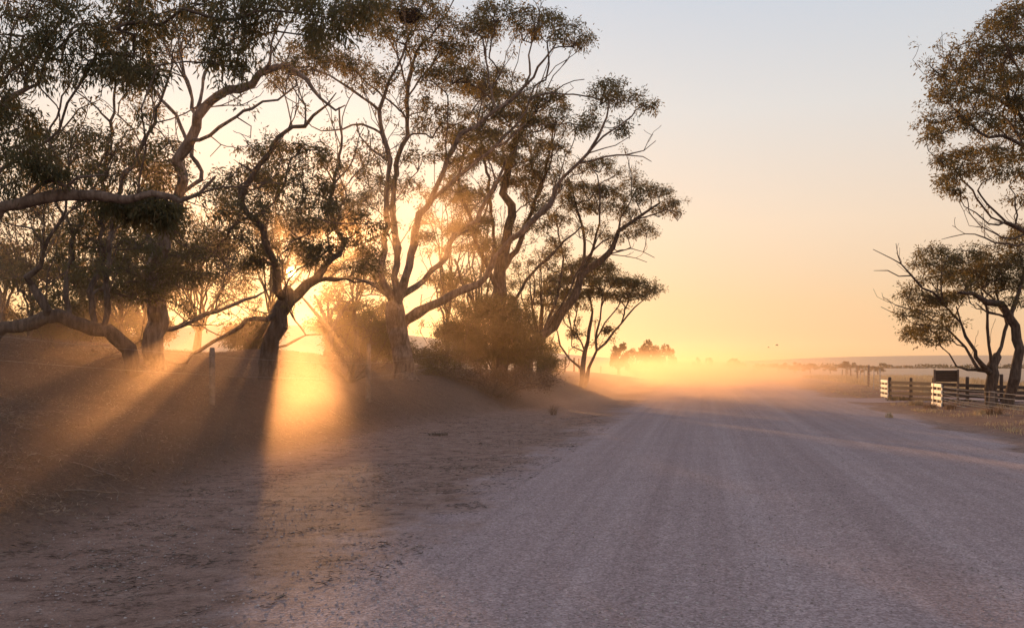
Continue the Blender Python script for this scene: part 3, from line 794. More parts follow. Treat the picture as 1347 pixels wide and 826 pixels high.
t.limb_px([(347, 97, 3), (354, 84, 2.8), (358, 56, 2.4), (365, 29, 1.9), (368, -5, 1.2)], -0.5)
t.limb_px([(357, 66, 2), (372, 45, 1.7), (388, 22, 1.3), (402, -5, 0.9)], 0.5)
t.limb_px([(310, 152, 1.6), (330, 165, 1.3), (330, 182, 0.9)], 0, dead=True)
t.limb_px([(236, 258, 3), (255, 246, 4), (262, 225, 4), (256, 205, 3.8), (252, 185, 3.5)], 1)
t.limb_px([(205, 440, 6), (232, 430, 5), (258, 421, 4.6), (300, 403, 3.8), (335, 391, 2.6), (352, 380, 1.2)], 1.5)
t.limb_px([(280, 180, 1.3), (288, 190, 1.1), (280, 205, 0.7)], 0, dead=True)
t.limb_px([(207, 350, 5), (196, 315, 4), (190, 280, 3), (180, 250, 2)], 1)
clumps(t, [(232, 215, 18, 10), (210, 220, 22, 12), (190, 205, 22, 12), (215, 245, 18, 9), (228, 30, 24, 16), (255, 45, 22, 14), (285, 35, 24, 16), (240, 70, 16, 10), (200, 85, 20, 12), (180, 118, 20, 10), (205, 60, 20, 12), (190, 140, 18, 8), (225, 190, 16, 9), (275, 75, 18, 10), (205, 300, 22, 12), (240, 310, 22, 12), (255, 335, 22, 12), (190, 330, 24, 12), (225, 355, 22, 10), (265, 360, 18, 8), (180, 265, 20, 10)], dens=0.8)
finish(t, 'gum_tree', 'pale sinuous gum whose bare S-shaped limb arches right across open sky', group=G_ROW, bark=M['bark_pale'], leafmat=M['leaf_dark'], leaf_n=19, leaf_len=0.105)

# ---------------------------------------------------------------- low arching trunk with upright stems (depth 22)
t = Tree(22, 57)
g = ground_at(178, 22)
t.limb_px([(182, row_of(g) + 2, 12), (168, 456, 11), (150, 442, 10.5), (125, 430, 10), (95, 421, 10), (60, 421, 10), (20, 431, 9), (-30, 446, 8), (-60, 462, 7)], -1)
t.limb_px([(62, 420, 8), (62, 406, 8), (46, 376, 7), (39, 362, 6.4), (52, 349, 4.4), (57, 330, 3.8), (64, 315, 3.6), (76, 292, 3.2), (82, 276, 2.6), (92, 250, 1.9), (100, 225, 1.3)], -0.6)
t.limb_px([(92, 420, 5), (88, 380, 4.4), (92, 340, 4), (98, 312, 3.6), (86, 284, 2.8), (72, 262, 2)], 0.8)
t.limb_px([(118, 428, 5.5), (120, 385, 5), (130, 350, 4.4), (136, 300, 4), (134, 252, 3.6), (138, 215, 3.3), (146, 172, 2.8), (151, 110, 2.2), (148, 80, 1.4)], 0.6)
t.limb_px([(136, 434, 5.5), (140, 390, 5), (143, 345, 4.6), (150, 290, 4.4), (157, 250, 4.2), (174, 215, 3.8), (194, 175, 3.4), (207, 145, 2.8), (225, 89, 1.8), (232, 55, 1.2)], -0.8)
t.limb_px([(57, 330, 2.4), (52, 312, 2.2), (40, 300, 1.8), (20, 296, 1.3), (0, 292, 0.9)], 0.3, dead=True)
t.limb_px([(88, 290, 2.4), (72, 250, 2.2), (60, 180, 2.4), (73, 154, 2.2), (96, 105, 1.6), (108, 80, 1)], -0.5)
t.limb_px([(62, 190, 2), (85, 168, 1.8), (105, 145, 1.4), (130, 128, 1)], 0.4)
t.limb_px([(148, 160, 2), (128, 142, 1.8), (112, 132, 1.4), (95, 110, 0.9)], 0.4)
clumps(t, [(60, 175, 18, 10), (85, 180, 26, 11), (115, 178, 26, 11), (145, 190, 24, 12), (100, 200, 24, 9), (75, 200, 22, 9), (165, 205, 20, 12), (130, 215, 22, 9), (155, 230, 18, 9),
           (115, 320, 22, 13), (150, 315, 26, 14), (185, 320, 26, 14), (125, 350, 22, 12), (160, 348, 26, 13), (195, 355, 24, 12), (140, 375, 22, 10), (175, 378, 26, 10), (100, 300, 18, 10), (130, 285, 18, 10), (170, 285, 22, 11), (85, 340, 14, 9), (205, 385, 16, 8), (100, 365, 14, 9), (75, 385, 12, 8), (60, 400, 16, 7), (90, 405, 14, 6)], dens=0.9)
finish(t, 'gum_tree', 'low tree arching along the bank with upright stems rising from its trunk', group=G_ROW, bark=M['bark_dark'], leafmat=M['leaf_dark'], leaf_n=19, leaf_len=0.10)

# ---------------------------------------------------------------- near tree overhanging from outside the left edge (depth 11.5)
t = Tree(11.5, 58)
bx = ground_at(-190, 11.5)
t.limb_px([(-190, row_of(bx) + 10, 42), (-188, 520, 36), (-176, 440, 33), (-165, 370, 30), (-158, 300, 28), (-150, 200, 24), (-140, 100, 20), (-120, 0, 16), (-90, -100, 12)])
t.limb_px([(-165, 362, 17), (-110, 340, 15), (-50, 312, 12.5), (0, 283, 10.5), (30, 268, 10), (60, 260, 10), (90, 257, 10), (130, 263, 8.6), (160, 264, 8), (200, 259, 7), (240, 259, 5), (262, 253, 4), (288, 238, 2.2)], -0.5)
t.limb_px([(36, 264, 5), (48, 246, 4.6), (64, 236, 4.2), (86, 241, 3.8), (104, 234, 3), (120, 230, 2.4), (136, 231, 1.4)], -0.3)
t.limb_px([(-148, 190, 14), (-90, 170, 9), (-40, 155, 7), (0, 138, 6), (16, 127, 5.6), (30, 119, 5), (34, 100, 4.2), (46, 75, 3.4), (60, 55, 2.6), (80, 20, 1.8)], 0.6)
t.limb_px([(-125, 20, 12), (-60, -20, 9), (20, -40, 7), (100, -50, 6), (180, -45, 5), (260, -45, 4.4), (340, -40, 3.6), (420, -35, 2.6), (470, -30, 1.6)], -0.6)
t.limb_px([(-40, 155, 5), (-10, 110, 4), (5, 80, 3.2), (16, 40, 2.4), (22, 5, 1.6)], 0.6)
t.limb_px([(30, 119, 4), (60, 95, 3), (85, 60, 2.4), (105, 30, 1.6)], 0.8)
t.limb_px([(-80, 320, 8), (-40, 270, 6), (0, 225, 4.4), (30, 205, 3), (50, 190, 2)], 0.5)
t.limb_px([(180, -45, 3.6), (170, -10, 3), (165, 30, 2.4), (170, 60, 1.6)], 0.4)
t.limb_px([(300, -42, 3), (302, -10, 2.6), (306, 25, 2), (305, 60, 1.2)], 0.2)
t.limb_px([(60, 120, 1.5), (40, 170, 1.3)], 0.2) if False else None
clumps(t, [(8, 30, 46, 30), (50, 20, 46, 28), (95, 12, 46, 26), (20, 75, 36, 24), (140, 18, 46, 26), (130, 55, 42, 22), (165, 62, 36, 22), (172, 30, 42, 26), (205, 12, 36, 18), (112, 80, 30, 16), (70, 92, 26, 12), (80, 50, 30, 18), (180, 82, 26, 12), (155, 88, 26, 10),
           (255, -5, 36, 16), (296, 25, 30, 26), (312, 58, 26, 26), (298, 78, 22, 22), (325, 20, 24, 22), (340, -5, 30, 18), (405, 5, 36, 18), (430, 18, 32, 18), (455, 10, 34, 18), (478, 0, 24, 16), (418, 34, 20, 10), (60, -20, 50, 20), (160, -25, 50, 20), (375, -12, 34, 12),
           (2, 165, 30, 20), (15, 195, 32, 20), (40, 200, 26, 16), (0, 235, 26, 16), (60, 212, 16, 10), (-10, 120, 26, 22), (25, 145, 24, 13), (-20, 70, 40, 30)], dens=0.8, dome=False)
clumps(t, [(180, 258, 20, 8, 0.1), (205, 264, 22, 10, -0.1), (226, 266, 14, 9, 0.2), (190, 274, 18, 8, 0.3), (214, 282, 13, 8, 0.1), (150, 266, 16, 8, 0.0)], dens=0.35, dome=False)
finish(t, 'gum_tree', 'near overhanging gum with heavy horizontal limb entering at the left edge', group=G_ROW, bark=M['bark_pale'], leafmat=M['leaf_dark'], leaf_n=30, leaf_len=0.085, r0=0.0028, spread=0.11, hang=1.3)

# ---------------------------------------------------------------- background trees on the left
def simple_tree(name, label, depth, seed, px, spread_px, top, base_row=None, stems=4, cl=None, leafmat='leaf', leaf_n=16, leaf_len=0.12, r0=0.007, w=4, group=None, bark='twig', dens=0.9, fork=0.35):
    t = Tree(depth, seed)
    g = ground_at(px, depth)
    rb = row_of(g) + 2
    rr = np.random.default_rng(seed)
    fk = rb - (rb - top) * fork
    t.limb_px([(px, rb, w), (px + rr.uniform(-3, 3), (rb + fk) / 2, w * 0.85), (px + rr.uniform(-5, 5), fk, w * 0.75)])
    for k in range(stems):
        e = px - spread_px + 2 * spread_px * (k + 0.5) / stems
        m = px + (e - px) * 0.45
        t.limb_px([(px, fk + rr.uniform(-2, 8), w * 0.6), (m + rr.uniform(-4, 4), fk - (fk - top) * 0.4, w * 0.42), (e, fk - (fk - top) * 0.72, w * 0.22)], rr.uniform(-1.5, 1.5))
    clumps(t, cl, dens=dens)
    return finish(t, name, label, group=group, bark=M[bark], leafmat=M[leafmat], leaf_n=leaf_n, leaf_len=leaf_len, r0=r0)

G_BACK = 'thin trees in the paddock behind the bank'
simple_tree('gum_tree', 'small gum at the far left edge, below the heavy limb', 32, 60, 6, 38, 318, cl=[(-10, 332, 22, 9), (12, 328, 20, 9), (30, 345, 14, 8), (5, 350, 22, 8), (-20, 350, 20, 8), (25, 362, 14, 6)], group=G_BACK, w=5)
simple_tree('gum_tree', 'thin backlit tree with open twigs, between arched and thick trunks', 46, 61, 256, 75, 366, stems=6, cl=[(228, 388, 16, 7), (250, 378, 16, 7), (272, 370, 18, 7), (300, 368, 18, 7), (322, 378, 16, 7), (240, 402, 14, 5), (290, 388, 14, 5), (335, 392, 12, 6)], group=G_BACK, w=3.5, dens=0.6, leaf_n=10)
simple_tree('gum_tree', 'hazy leaning trunk and scrubby crown left of the large gum', 40, 62, 432, 45, 372, stems=5, cl=[(440, 392, 18, 9), (462, 402, 16, 10), (482, 398, 14, 9), (425, 402, 14, 8), (470, 428, 16, 9), (490, 442, 14, 9), (412, 425, 12, 8)], group=G_BACK, w=7, dens=0.6, leaf_n=12, bark='bark_pale')
simple_tree('gum_tree', 'pale distant sapling between the large gum and its neighbour', 62, 63, 604, 26, 372, stems=4, cl=[(596, 362, 12, 6), (612, 370, 12, 6), (588, 378, 10, 5), (622, 385, 10, 5)], group=G_BACK, w=2.2, dens=0.6, leaf_n=12, leaf_len=0.15, r0=0.01)
simple_tree('gum_tree', 'backlit bushy tree behind the arched trunk, far left', 42, 64, 100, 60, 372, stems=6, cl=[(70, 385, 18, 8), (100, 378, 18, 8), (130, 388, 18, 8), (155, 398, 16, 8), (60, 405, 14, 6), (115, 402, 18, 7)], group=G_BACK, w=4, dens=0.6, leaf_n=12)

def auto_tree(label, px, top, half, depth, seed, n=22, w=4.0, leafmat='leaf', dens=0.7, leaf_n=14, lo=0.62, name='gum_tree', cat='tree', stems=7, group=None, shape=1.0, leaf_len=0.13):
    """tree or tall scrub: forked stems carrying clumps through the upper part of a ragged dome"""
    t = Tree(depth, seed); rr = t.r
    g = ground_at(px, depth); rb = row_of(g) + 2
    fk = rb - (rb - top) * rr.uniform(0.12, 0.25)
    t.limb_px([(px, rb, w), (px + rr.uniform(-2, 2), (rb + fk) / 2, w * 0.85), (px + rr.uniform(-4, 4), fk, w * 0.8)])
    for k in range(stems):
        f = -1 + 2 * (k + 0.5) / stems + rr.uniform(-.1, .1)
        e = px + half * f * 0.8; ty = top + (rb - top) * (0.22 + 0.25 * f * f)
        t.limb_px([(px, fk + rr.uniform(-3, 6), w * 0.55), (px + half * f * 0.35 + rr.uniform(-6, 6), fk - (fk - ty) * 0.45, w * 0.42), (e + rr.uniform(-6, 6), ty, w * 0.16)], rr.uniform(-2, 2))
    for k in range(n):
        f = rr.uniform(-1, 1); v = rr.random() ** 0.8
        edge = 1 - (1 - abs(f) ** 2.2) ** 0.5 if abs(f) < 1 else 1
        row = top + (rb - top) * (0.04 + lo * (edge * 0.6 * shape + v * (1 - edge * 0.6)))
        t.clump(px + f * half, row, rr.uniform(10, 20) * 34 / depth * 1.15, rr.uniform(6, 10) * 34 / depth * 1.1, rr.uniform(-2, 2), dens=dens)
    return finish(t, name, label, cat=cat, group=group, bark=M['bark_dark'], leafmat=M[leafmat], leaf_n=leaf_n, leaf_len=leaf_len, r0=0.008, spread=0.2)

G_MID = 'gum trees filling in behind the front row'
auto_tree('brown-crowned gum high behind the upright stems of the arched tree', 108, 168, 58, 38, 101, n=26, group=G_MID, leafmat='leaf_red')
auto_tree('gum crown behind the pale sinuous trunk, upper left', 188, 192, 50, 36, 102, n=24, group=G_MID)
auto_tree('dense dark gum between the sinuous gum and the forked gum', 262, 268, 55, 34, 103, n=26, group=G_MID, leafmat='leaf_dark', lo=0.5)
auto_tree('dense gum crown left of the sinuous trunk at mid height', 160, 292, 55, 33, 104, n=26, group=G_MID, leafmat='leaf_dark', lo=0.55)
auto_tree('gum with domed crown showing above the forked gum', 360, 200, 58, 40, 105, n=30, group=G_MID, lo=0.55)
auto_tree('gum crown between the forked gum and the large gum', 470, 212, 44, 42, 106, n=26, group=G_MID, lo=0.62)
auto_tree('brownish gum right behind the fork of the large gum', 588, 205, 42, 50, 107, n=24, group=G_MID)
auto_tree('tall thin gum between the large gum and the dark upright one', 632, 240, 40, 54, 108, n=20, group=G_MID)
auto_tree('thin gum between the dark upright gum and the leaning gum', 708, 290, 34, 56, 109, n=16, group=G_MID)
auto_tree('dark gum crown behind the heavy limb at the upper left', 40, 250, 44, 30, 110, n=16, group=G_MID, leafmat='leaf_red')
G_SCR = 'scrub trees low behind the bank'
for i, (px, top, half, d, n, lb) in enumerate([
        (-30, 385, 40, 36, 14, 'low scrub tree cut by the left edge'),
        (38, 392, 34, 38, 14, 'low scrub tree below the far left sapling'),
        (98, 398, 34, 36, 14, 'low scrub tree seen under the arched trunk, left part'),
        (150, 392, 32, 38, 14, 'low scrub tree seen under the arched trunk, right part'),
        (196, 405, 22, 40, 9, 'low scrub tree behind the base of the sinuous gum'),
        (332, 412, 22, 40, 18, 'low scrub tree left of the forked trunk base'),
        (450, 398, 26, 44, 18, 'scrub tree just right of the bright gap by the forked trunk'),
        (478, 388, 30, 46, 18, 'scrub tree behind the right-hand bank post'),
        (512, 402, 20, 48, 10, 'scrub tree close against the left of the large gum base'),
        (506, 394, 19, 60, 26, 'added tall scrub tree hidden behind the large gum trunk, blocking low sun'),  # added out of sight to keep a sun streak off the road
        (600, 412, 26, 60, 16, 'scrub tree behind the left half of the dark shrub'),
        (640, 400, 30, 62, 18, 'scrub tree behind the middle of the dark shrub'),
        (682, 404, 28, 64, 16, 'scrub tree behind the right half of the dark shrub'),
        (562, 450, 20, 60, 12, 'lowest scrub tree, in the gap right of the large gum trunk'),
        (716, 425, 20, 66, 10, 'scrub tree between the dark shrub and the umbrella tree')]):
    auto_tree(lb, px, top, half, d, 130 + i, n=n, w=2.0, leafmat=('leaf', 'leaf_dark', 'leaf_red')[i % 3], lo=0.85, name='scrub_tree', stems=5, group=G_SCR, dens=0.9, leaf_n=24, shape=0.6)

# ---------------------------------------------------------------- shrubs
def shrub(label, depth, seed, px, cl, leafmat='leaf_bush', leaf_n=70, leaf_len=0.075, spread=0.16, n=7, dens=1.6, name='shrub', r0=0.006):
    t = Tree(depth, seed)
    g = ground_at(px, depth); rb = row_of(g) + 2
    rr = np.random.default_rng(seed)
    x0 = min(c[0] for c in cl); x1 = max(c[0] for c in cl); y0 = np.mean([c[1] for c in cl])
    t.limb_px([(px, rb, 4), (px, (rb + y0) / 2, 3), (px + 4, y0, 1.6)])
    for k in range(n):
        e = x0 + (x1 - x0) * (k + 0.5) / n
        t.limb_px([(px, rb - 2, 2.4), (px + (e - px) * 0.5 + rr.uniform(-4, 4), rb - (rb - y0) * 0.4, 1.6), (e, y0 + 4, 0.9)], rr.uniform(-1, 1))
    clumps(t, cl, dens=dens, dome=False)
    return finish(t, name, label, cat='shrub', group='shrubs on the bank', bark=M['twig'], leafmat=M[leafmat], leaf_n=leaf_n, leaf_len=leaf_len, r0=r0, spread=spread, hang=0.0, crown_name='foliage')

shrub('large dark rounded evergreen shrub under the leaning gum', 40, 70, 655,
      [(604, 428, 17, 11), (628, 414, 20, 11), (655, 406, 22, 11), (682, 416, 19, 11), (612, 448, 20, 12), (645, 434, 25, 13), (676, 440, 24, 13), (702, 452, 16, 10), (630, 464, 22, 10), (664, 466, 24, 10), (696, 472, 19, 10), (718, 480, 13, 8), (590, 442, 11, 8), (640, 398, 9, 6), (672, 398, 8, 6)], leafmat='leaf_dark', dens=1.7, leaf_n=85)
shrub('brown twiggy scrub at the bank foot below the dark shrub', 37, 71, 650,
      [(610, 488, 24, 10), (640, 495, 26, 12), (670, 498, 26, 12), (700, 500, 24, 10), (630, 512, 24, 9), (660, 515, 26, 9), (590, 500, 18, 9), (720, 502, 16, 7)], leafmat='straw', leaf_n=26, leaf_len=0.09, dens=1.2)
shrub('low ragged scrub against the right foot of the large gum', 38, 74, 584,
      [(566, 474, 16, 8), (584, 468, 18, 9), (600, 462, 16, 9), (575, 486, 18, 7), (596, 482, 18, 8), (560, 488, 14, 6)], leafmat='leaf', leaf_n=30, leaf_len=0.09, dens=1.0)
shrub('low tangled scrub beside the fence post, left of the large gum', 30, 72, 462,
      [(430, 478, 18, 7), (455, 474, 18, 8), (475, 478, 16, 8), (448, 462, 12, 7), (500, 482, 14, 6)], leafmat='straw', leaf_n=12, leaf_len=0.08, dens=0.8)
shrub('low dry scrub against the arched trunk on the bank', 24, 73, 120,
      [(60, 455, 26, 9), (95, 458, 26, 8), (130, 462, 22, 8), (25, 455, 22, 9), (160, 468, 18, 6)], leafmat='straw', leaf_n=8, leaf_len=0.08, dens=0.6)

# ---------------------------------------------------------------- right-hand trees
G_R = 'trees by the cattle ramp on the right'
t = Tree(37, 80)
g = ground_at(1303, 37)
t.limb_px([(1302, row_of(g) + 3, 9.5), (1302, 515, 8.2), (1305, 494, 7.8), (1306, 478, 7.2), (1310, 466, 6)])
t.limb_px([(1300, 492, 6), (1290, 480, 5), (1279, 462, 4), (1273, 445, 3), (1266, 425, 2.2), (1258, 405, 1.4)], -1)
t.limb_px([(1298, 496, 5), (1285, 486, 4.2), (1276, 470, 3.4), (1268, 452, 2.6), (1252, 436, 1.8), (1238, 425, 1.2)], 0.8)
t.limb_px([(1310, 470, 5), (1320, 456, 4), (1324, 438, 3.2), (1320, 412, 2.4), (1312, 385, 1.6)], 0.6)
t.limb_px([(1306, 474, 4), (1301, 455, 3.2), (1300, 432, 2.6), (1296, 408, 2), (1290, 380, 1.4)], -0.6)
t.limb_px([(1290, 484, 3), (1272, 486, 2.4), (1258, 480, 1.8), (1248, 462, 1.2)], -0.5)
t.limb_px([(1264, 430, 2), (1240, 395, 2), (1215, 378, 2), (1200, 362, 1.8), (1186, 348, 1.4), (1172, 340, 1), (1152, 330, 0.6)], -0.6, dead=True)
t.limb_px([(1200, 362, 1.3), (1183, 362, 1.1), (1168, 357, 0.9), (1148, 358, 0.5)], 0.2, dead=True)
t.limb_px([(1186, 348, 1.2), (1181, 335, 0.9), (1177, 320, 0.5)], 0.2, dead=True)
t.limb_px([(1240, 425, 1.5), (1200, 408, 1.3), (1178, 402, 1), (1160, 392, 0.6)], 0.2, dead=True)
t.limb_px([(1235, 430, 1.3), (1195, 416, 1.1), (1178, 412, 0.8), (1158, 404, 0.5)], 0.2, dead=True)
clumps(t, [(1228, 332, 20, 10), (1215, 348, 18, 10), (1245, 345, 22, 11), (1275, 335, 22, 11), (1300, 345, 24, 12), (1325, 350, 22, 12), (1235, 365, 24, 11), (1265, 362, 26, 12), (1295, 368, 24, 12), (1322, 375, 20, 10), (1198, 385, 16, 9), (1215, 395, 22, 10), (1240, 392, 24, 10), (1265, 388, 20, 9),
           (1205, 412, 18, 8), (1230, 412, 22, 8), (1202, 430, 16, 7), (1225, 432, 20, 7), (1248, 422, 16, 8), (1218, 446, 14, 5), (1200, 440, 10, 5), (1240, 445, 12, 5), (1340, 335, 18, 12), (1342, 365, 16, 10)], dens=1.1)
finish(t, 'gum_tree', 'stubby forked gum by the wire fence, dead twigs pointing left', group=G_R, bark=M['bark_dark'], leafmat=M['leaf_red'], leaf_n=22, leaf_len=0.11, r0=0.006)

t = Tree(36, 81)
g = ground_at(1326, 36)
t.limb_px([(1322, row_of(g) + 3, 9), (1326, 520, 7.6), (1333, 498, 7.2), (1341, 478, 7.2), (1336, 445, 7), (1331, 418, 6.4), (1318, 400, 5), (1300, 394, 4), (1280, 388, 3), (1262, 387, 2)], -1)
t.limb_px([(1331, 418, 4), (1342, 385, 3.4), (1350, 350, 2.6), (1348, 320, 1.8)], 0.5)
t.limb_px([(1331, 424, 3), (1315, 416, 2.4), (1298, 412, 1.6), (1285, 398, 1)], 0.3)
clumps(t, [(1268, 375, 18, 9), (1290, 355, 20, 10), (1320, 320, 20, 12), (1345, 310, 22, 13), (1335, 395, 14, 8), (1360, 340, 22, 14), (1365, 300, 22, 14), (1350, 370, 18, 10)], dens=1.0)
finish(t, 'gum_tree', 'bending gum at the right edge whose limb hooks back to the left', group=G_R, bark=M['bark_dark'], leafmat=M['leaf_red'], leaf_n=20, leaf_len=0.11)

t = Tree(30, 82)
g = ground_at(1420, 30)
t.limb_px([(1420, row_of(g) + 3, 18), (1418, 470, 15), (1408, 400, 13), (1400, 340, 11), (1392, 280, 9), (1385, 220, 7.5), (1375, 160, 6), (1365, 90, 4), (1350, 30, 2)], 0)
t.limb_px([(1392, 275, 5), (1370, 225, 4.4), (1347, 192, 3.8), (1318, 180, 3), (1300, 180, 2.6), (1280, 168, 2), (1258, 152, 1.2)], -0.8)
t.limb_px([(1387, 235, 4.5), (1365, 180, 4), (1340, 150, 3.2), (1310, 130, 2.6), (1285, 118, 2), (1268, 100, 1.2)], 0.6)
t.limb_px([(1377, 170, 4), (1355, 120, 3), (1335, 80, 2.2), (1315, 48, 1.4)], -0.6)
t.limb_px([(1402, 350, 4.4), (1375, 318, 3.6), (1350, 305, 3), (1322, 290, 2.5), (1300, 268, 2), (1285, 250, 1.4)], -0.6)
t.limb_px([(1322, 290, 1.8), (1300, 295, 1.5), (1282, 282, 1.2), (1262, 262, 0.7)], -0.2, dead=True)
t.limb_px([(1350, 305, 1.8), (1318, 312, 1.5), (1296, 300, 1.1), (1275, 296, 0.6)], -0.2, dead=True)
t.limb_px([(1378, 320, 2), (1325, 322, 1.8), (1298, 312, 1.4), (1270, 308, 1), (1240, 316, 0.5)], -0.2, dead=True)
t.limb_px([(1330, 295, 1.8), (1335, 270, 1.5), (1328, 245, 1)], 0.2, dead=True)
clumps(t, [(1325, 18, 22, 12), (1345, 15, 22, 13), (1300, 38, 22, 13), (1328, 42, 24, 13), (1285, 62, 20, 12), (1310, 70, 26, 13), (1340, 65, 24, 14), (1262, 80, 22, 12), (1290, 92, 26, 13), (1320, 100, 28, 14), (1345, 105, 24, 14), (1240, 100, 18, 10), (1255, 118, 22, 12), (1232, 128, 14, 10), (1280, 125, 26, 12), (1310, 132, 26, 13), (1340, 140, 24, 13),
           (1222, 162, 12, 9), (1236, 170, 14, 9), (1228, 180, 10, 7), (1262, 152, 22, 10), (1288, 158, 24, 11), (1320, 168, 26, 12), (1345, 175, 20, 12), (1250, 205, 18, 7), (1238, 212, 12, 6), (1275, 200, 20, 9), (1300, 202, 22, 10), (1330, 205, 24, 10), (1260, 228, 18, 7), (1280, 225, 18, 8), (1246, 238, 10, 6), (1310, 225, 20, 9), (1340, 230, 20, 9), (1255, 250, 10, 5), (1345, 262, 14, 8), (1370, 60, 26, 18), (1375, 120, 26, 18), (1370, 190, 26, 18), (1375, 250, 22, 14)], dens=1.5)
finish(t, 'gum_tree', 'tall gum leaning in from beyond the right edge with reddish upper foliage', group=G_R, bark=M['bark_dark'], leafmat=M['leaf_red'], leaf_n=20, leaf_len=0.11)

# ---------------------------------------------------------------- distant trees
def far_tree(label, px, depth, half, top_row, seed, group, leafmat='leaf', flat=True):
    rr = np.random.default_rng(seed)
    g = np.array(ground_at(px, depth)); top = EYE - (top_row - HY) / FPX * depth
    hgt = max(top - g[2], 1.5); hw = half / FPX * depth
    root = empty('distant_tree', tuple(g)); tag(root, label, 'tree', group)
    k = 5; V = []; F = []
    def stick(a, b, r1, r2):
        o = len(V)
        for c, r in ((a, r1), (b, r2)):
            for j in range(k):
                an = j / k * 2 * math.pi
                V.append((c[0] + r * math.cos(an), c[1] + r * math.sin(an), c[2]))
        for j in range(k): F.append((o + j, o + (j + 1) % k, o + k + (j + 1) % k, o + k + j))
    mid = g + np.array([rr.uniform(-.1, .1) * hw, 0, hgt * 0.35])
    stick(g - np.array([0, 0, .2]), mid, hgt * 0.05, hgt * 0.035)
    ends = []
    for i in range(5):
        e = g + np.array([hw * (-0.75 + 1.5 * i / 4), rr.uniform(-.4, .4) * hw, hgt * rr.uniform(0.6, 0.75)])
        stick(mid, e, hgt * 0.025, hgt * 0.01); ends.append(e)
    mesh_obj('trunk', V, F, M['twig'], root, smooth=True)
    n = 2200
    nb = 16
    cc = np.stack([g[0] + hw * rr.uniform(-0.8, 0.8, nb), g[1] + hw * rr.uniform(-0.6, 0.6, nb), g[2] + hgt * rr.uniform(0.30, 0.86, nb)], 1)
    if not flat:
        cc[:, 2] = g[2] + hgt * (0.25 + 0.62 * rr.random(nb) * np.sqrt(np.clip(1.05 - ((cc[:, 0] - g[0]) / hw) ** 2, 0.1, 1)))
    else:
        cc[:, 2] -= hgt * 0.22 * ((cc[:, 0] - g[0]) / hw) ** 2
    which = rr.integers(0, nb, n)
    sz = np.array([hw * 0.24, hw * 0.24, hgt * (0.12 if flat else 0.13)])
    u_ = rr.normal(0, 1, (n, 3)); u_ /= np.linalg.norm(u_, axis=1)[:, None]
    c = cc[which] + u_ * sz * (rr.random((n, 1)) ** 0.4)
    ls = hgt * 0.035
    a = rr.normal(0, 1, (n, 3)); a /= np.linalg.norm(a, axis=1)[:, None]
    b = np.cross(a, rr.normal(0, 1, (n, 3))); b /= np.linalg.norm(b, axis=1)[:, None]
    Vv = np.stack([c - a * ls, c + b * ls * .5, c + a * ls, c - b * ls * .5], 1).reshape(-1, 3)
    cr = mesh_obj('crown', Vv, np.arange(n * 4).reshape(-1, 4), M[leafmat], root)
    tag(cr, kind='stuff')
    return root

far_tree('round hazy tree beyond the dust at the left of the road crest', 862, 150, 27, 444, 1, 'distant paddock trees', flat=False)
far_tree('smaller hazy tree left of the round one beyond the dust', 814, 120, 15, 446, 2, 'distant paddock trees', flat=False)
far_tree('wide hazy scrub trees directly behind the small umbrella tree', 838, 165, 22, 456, 3, 'distant paddock trees', flat=False)
G_F = 'flat-topped trees across the far paddock'
for i, (px, dp, hf, tr, lb) in enumerate([
        (1155, 300, 13, 476, 'rightmost of the dark flat-topped trees on the plain, standing alone'),
        (1132, 310, 9, 480, 'small dark flat-topped tree just left of the lone rightmost one'),
        (1115, 305, 14, 474, 'tallest dark flat-topped tree of the paddock row'),
        (1092, 330, 12, 478, 'dark flat-topped tree left of the tallest in the paddock row'),
        (1066, 340, 14, 476, 'broad flat-topped tree in the middle of the paddock row'),
        (1046, 350, 12, 475, 'flat-topped tree left of the broad middle one'),
        (1024, 370, 12, 475, 'hazy flat-topped tree near the left end of the paddock row'),
        (998, 390, 10, 477, 'faint tree at the left end of the paddock row'),
        (966, 420, 9, 470, 'faint twin-crowned tree on the skyline right of the road crest'),
        (932, 430, 6, 469, 'tiny right-hand tree of the pair on the skyline above the crest'),
        (917, 430, 7, 469, 'tiny left-hand tree of the pair on the skyline above the crest')]):
    far_tree(lb, px, dp, hf, tr, 20 + i, G_F, 'leaf_far')
# far scrub line too distant to tell apart
rr = np.random.default_rng(5)
n = 9000
sx = rr.uniform(150, 700, n); sy = 700 + 0.05 * sx + rr.normal(0, 6, n)
ok = vnoise(sx, sy * 0, 22, 4) > -0.3
sx, sy = sx[ok], sy[ok]; n = len(sx)
hh = 2.6 * np.clip(0.2 + 1.6 * (vnoise(sx, 0 * sx, 7, 3) + 0.3), 0.1, 1.6)
c = np.stack([sx, sy, H(sx, sy) + rr.random(n) * hh], 1)
a = rr.normal(0, 1, (n, 3)) * 0.45; b = rr.normal(0, 1, (n, 3)) * 0.4
o = mesh_obj('scrub_line', np.stack([c - a, c + b, c + a, c - b], 1).reshape(-1, 3), np.arange(n * 4).reshape(-1, 4), M['leaf_far'])
tag(o, 'low far line of scrub across the plain below the right ridge', 'scrub', kind='stuff')

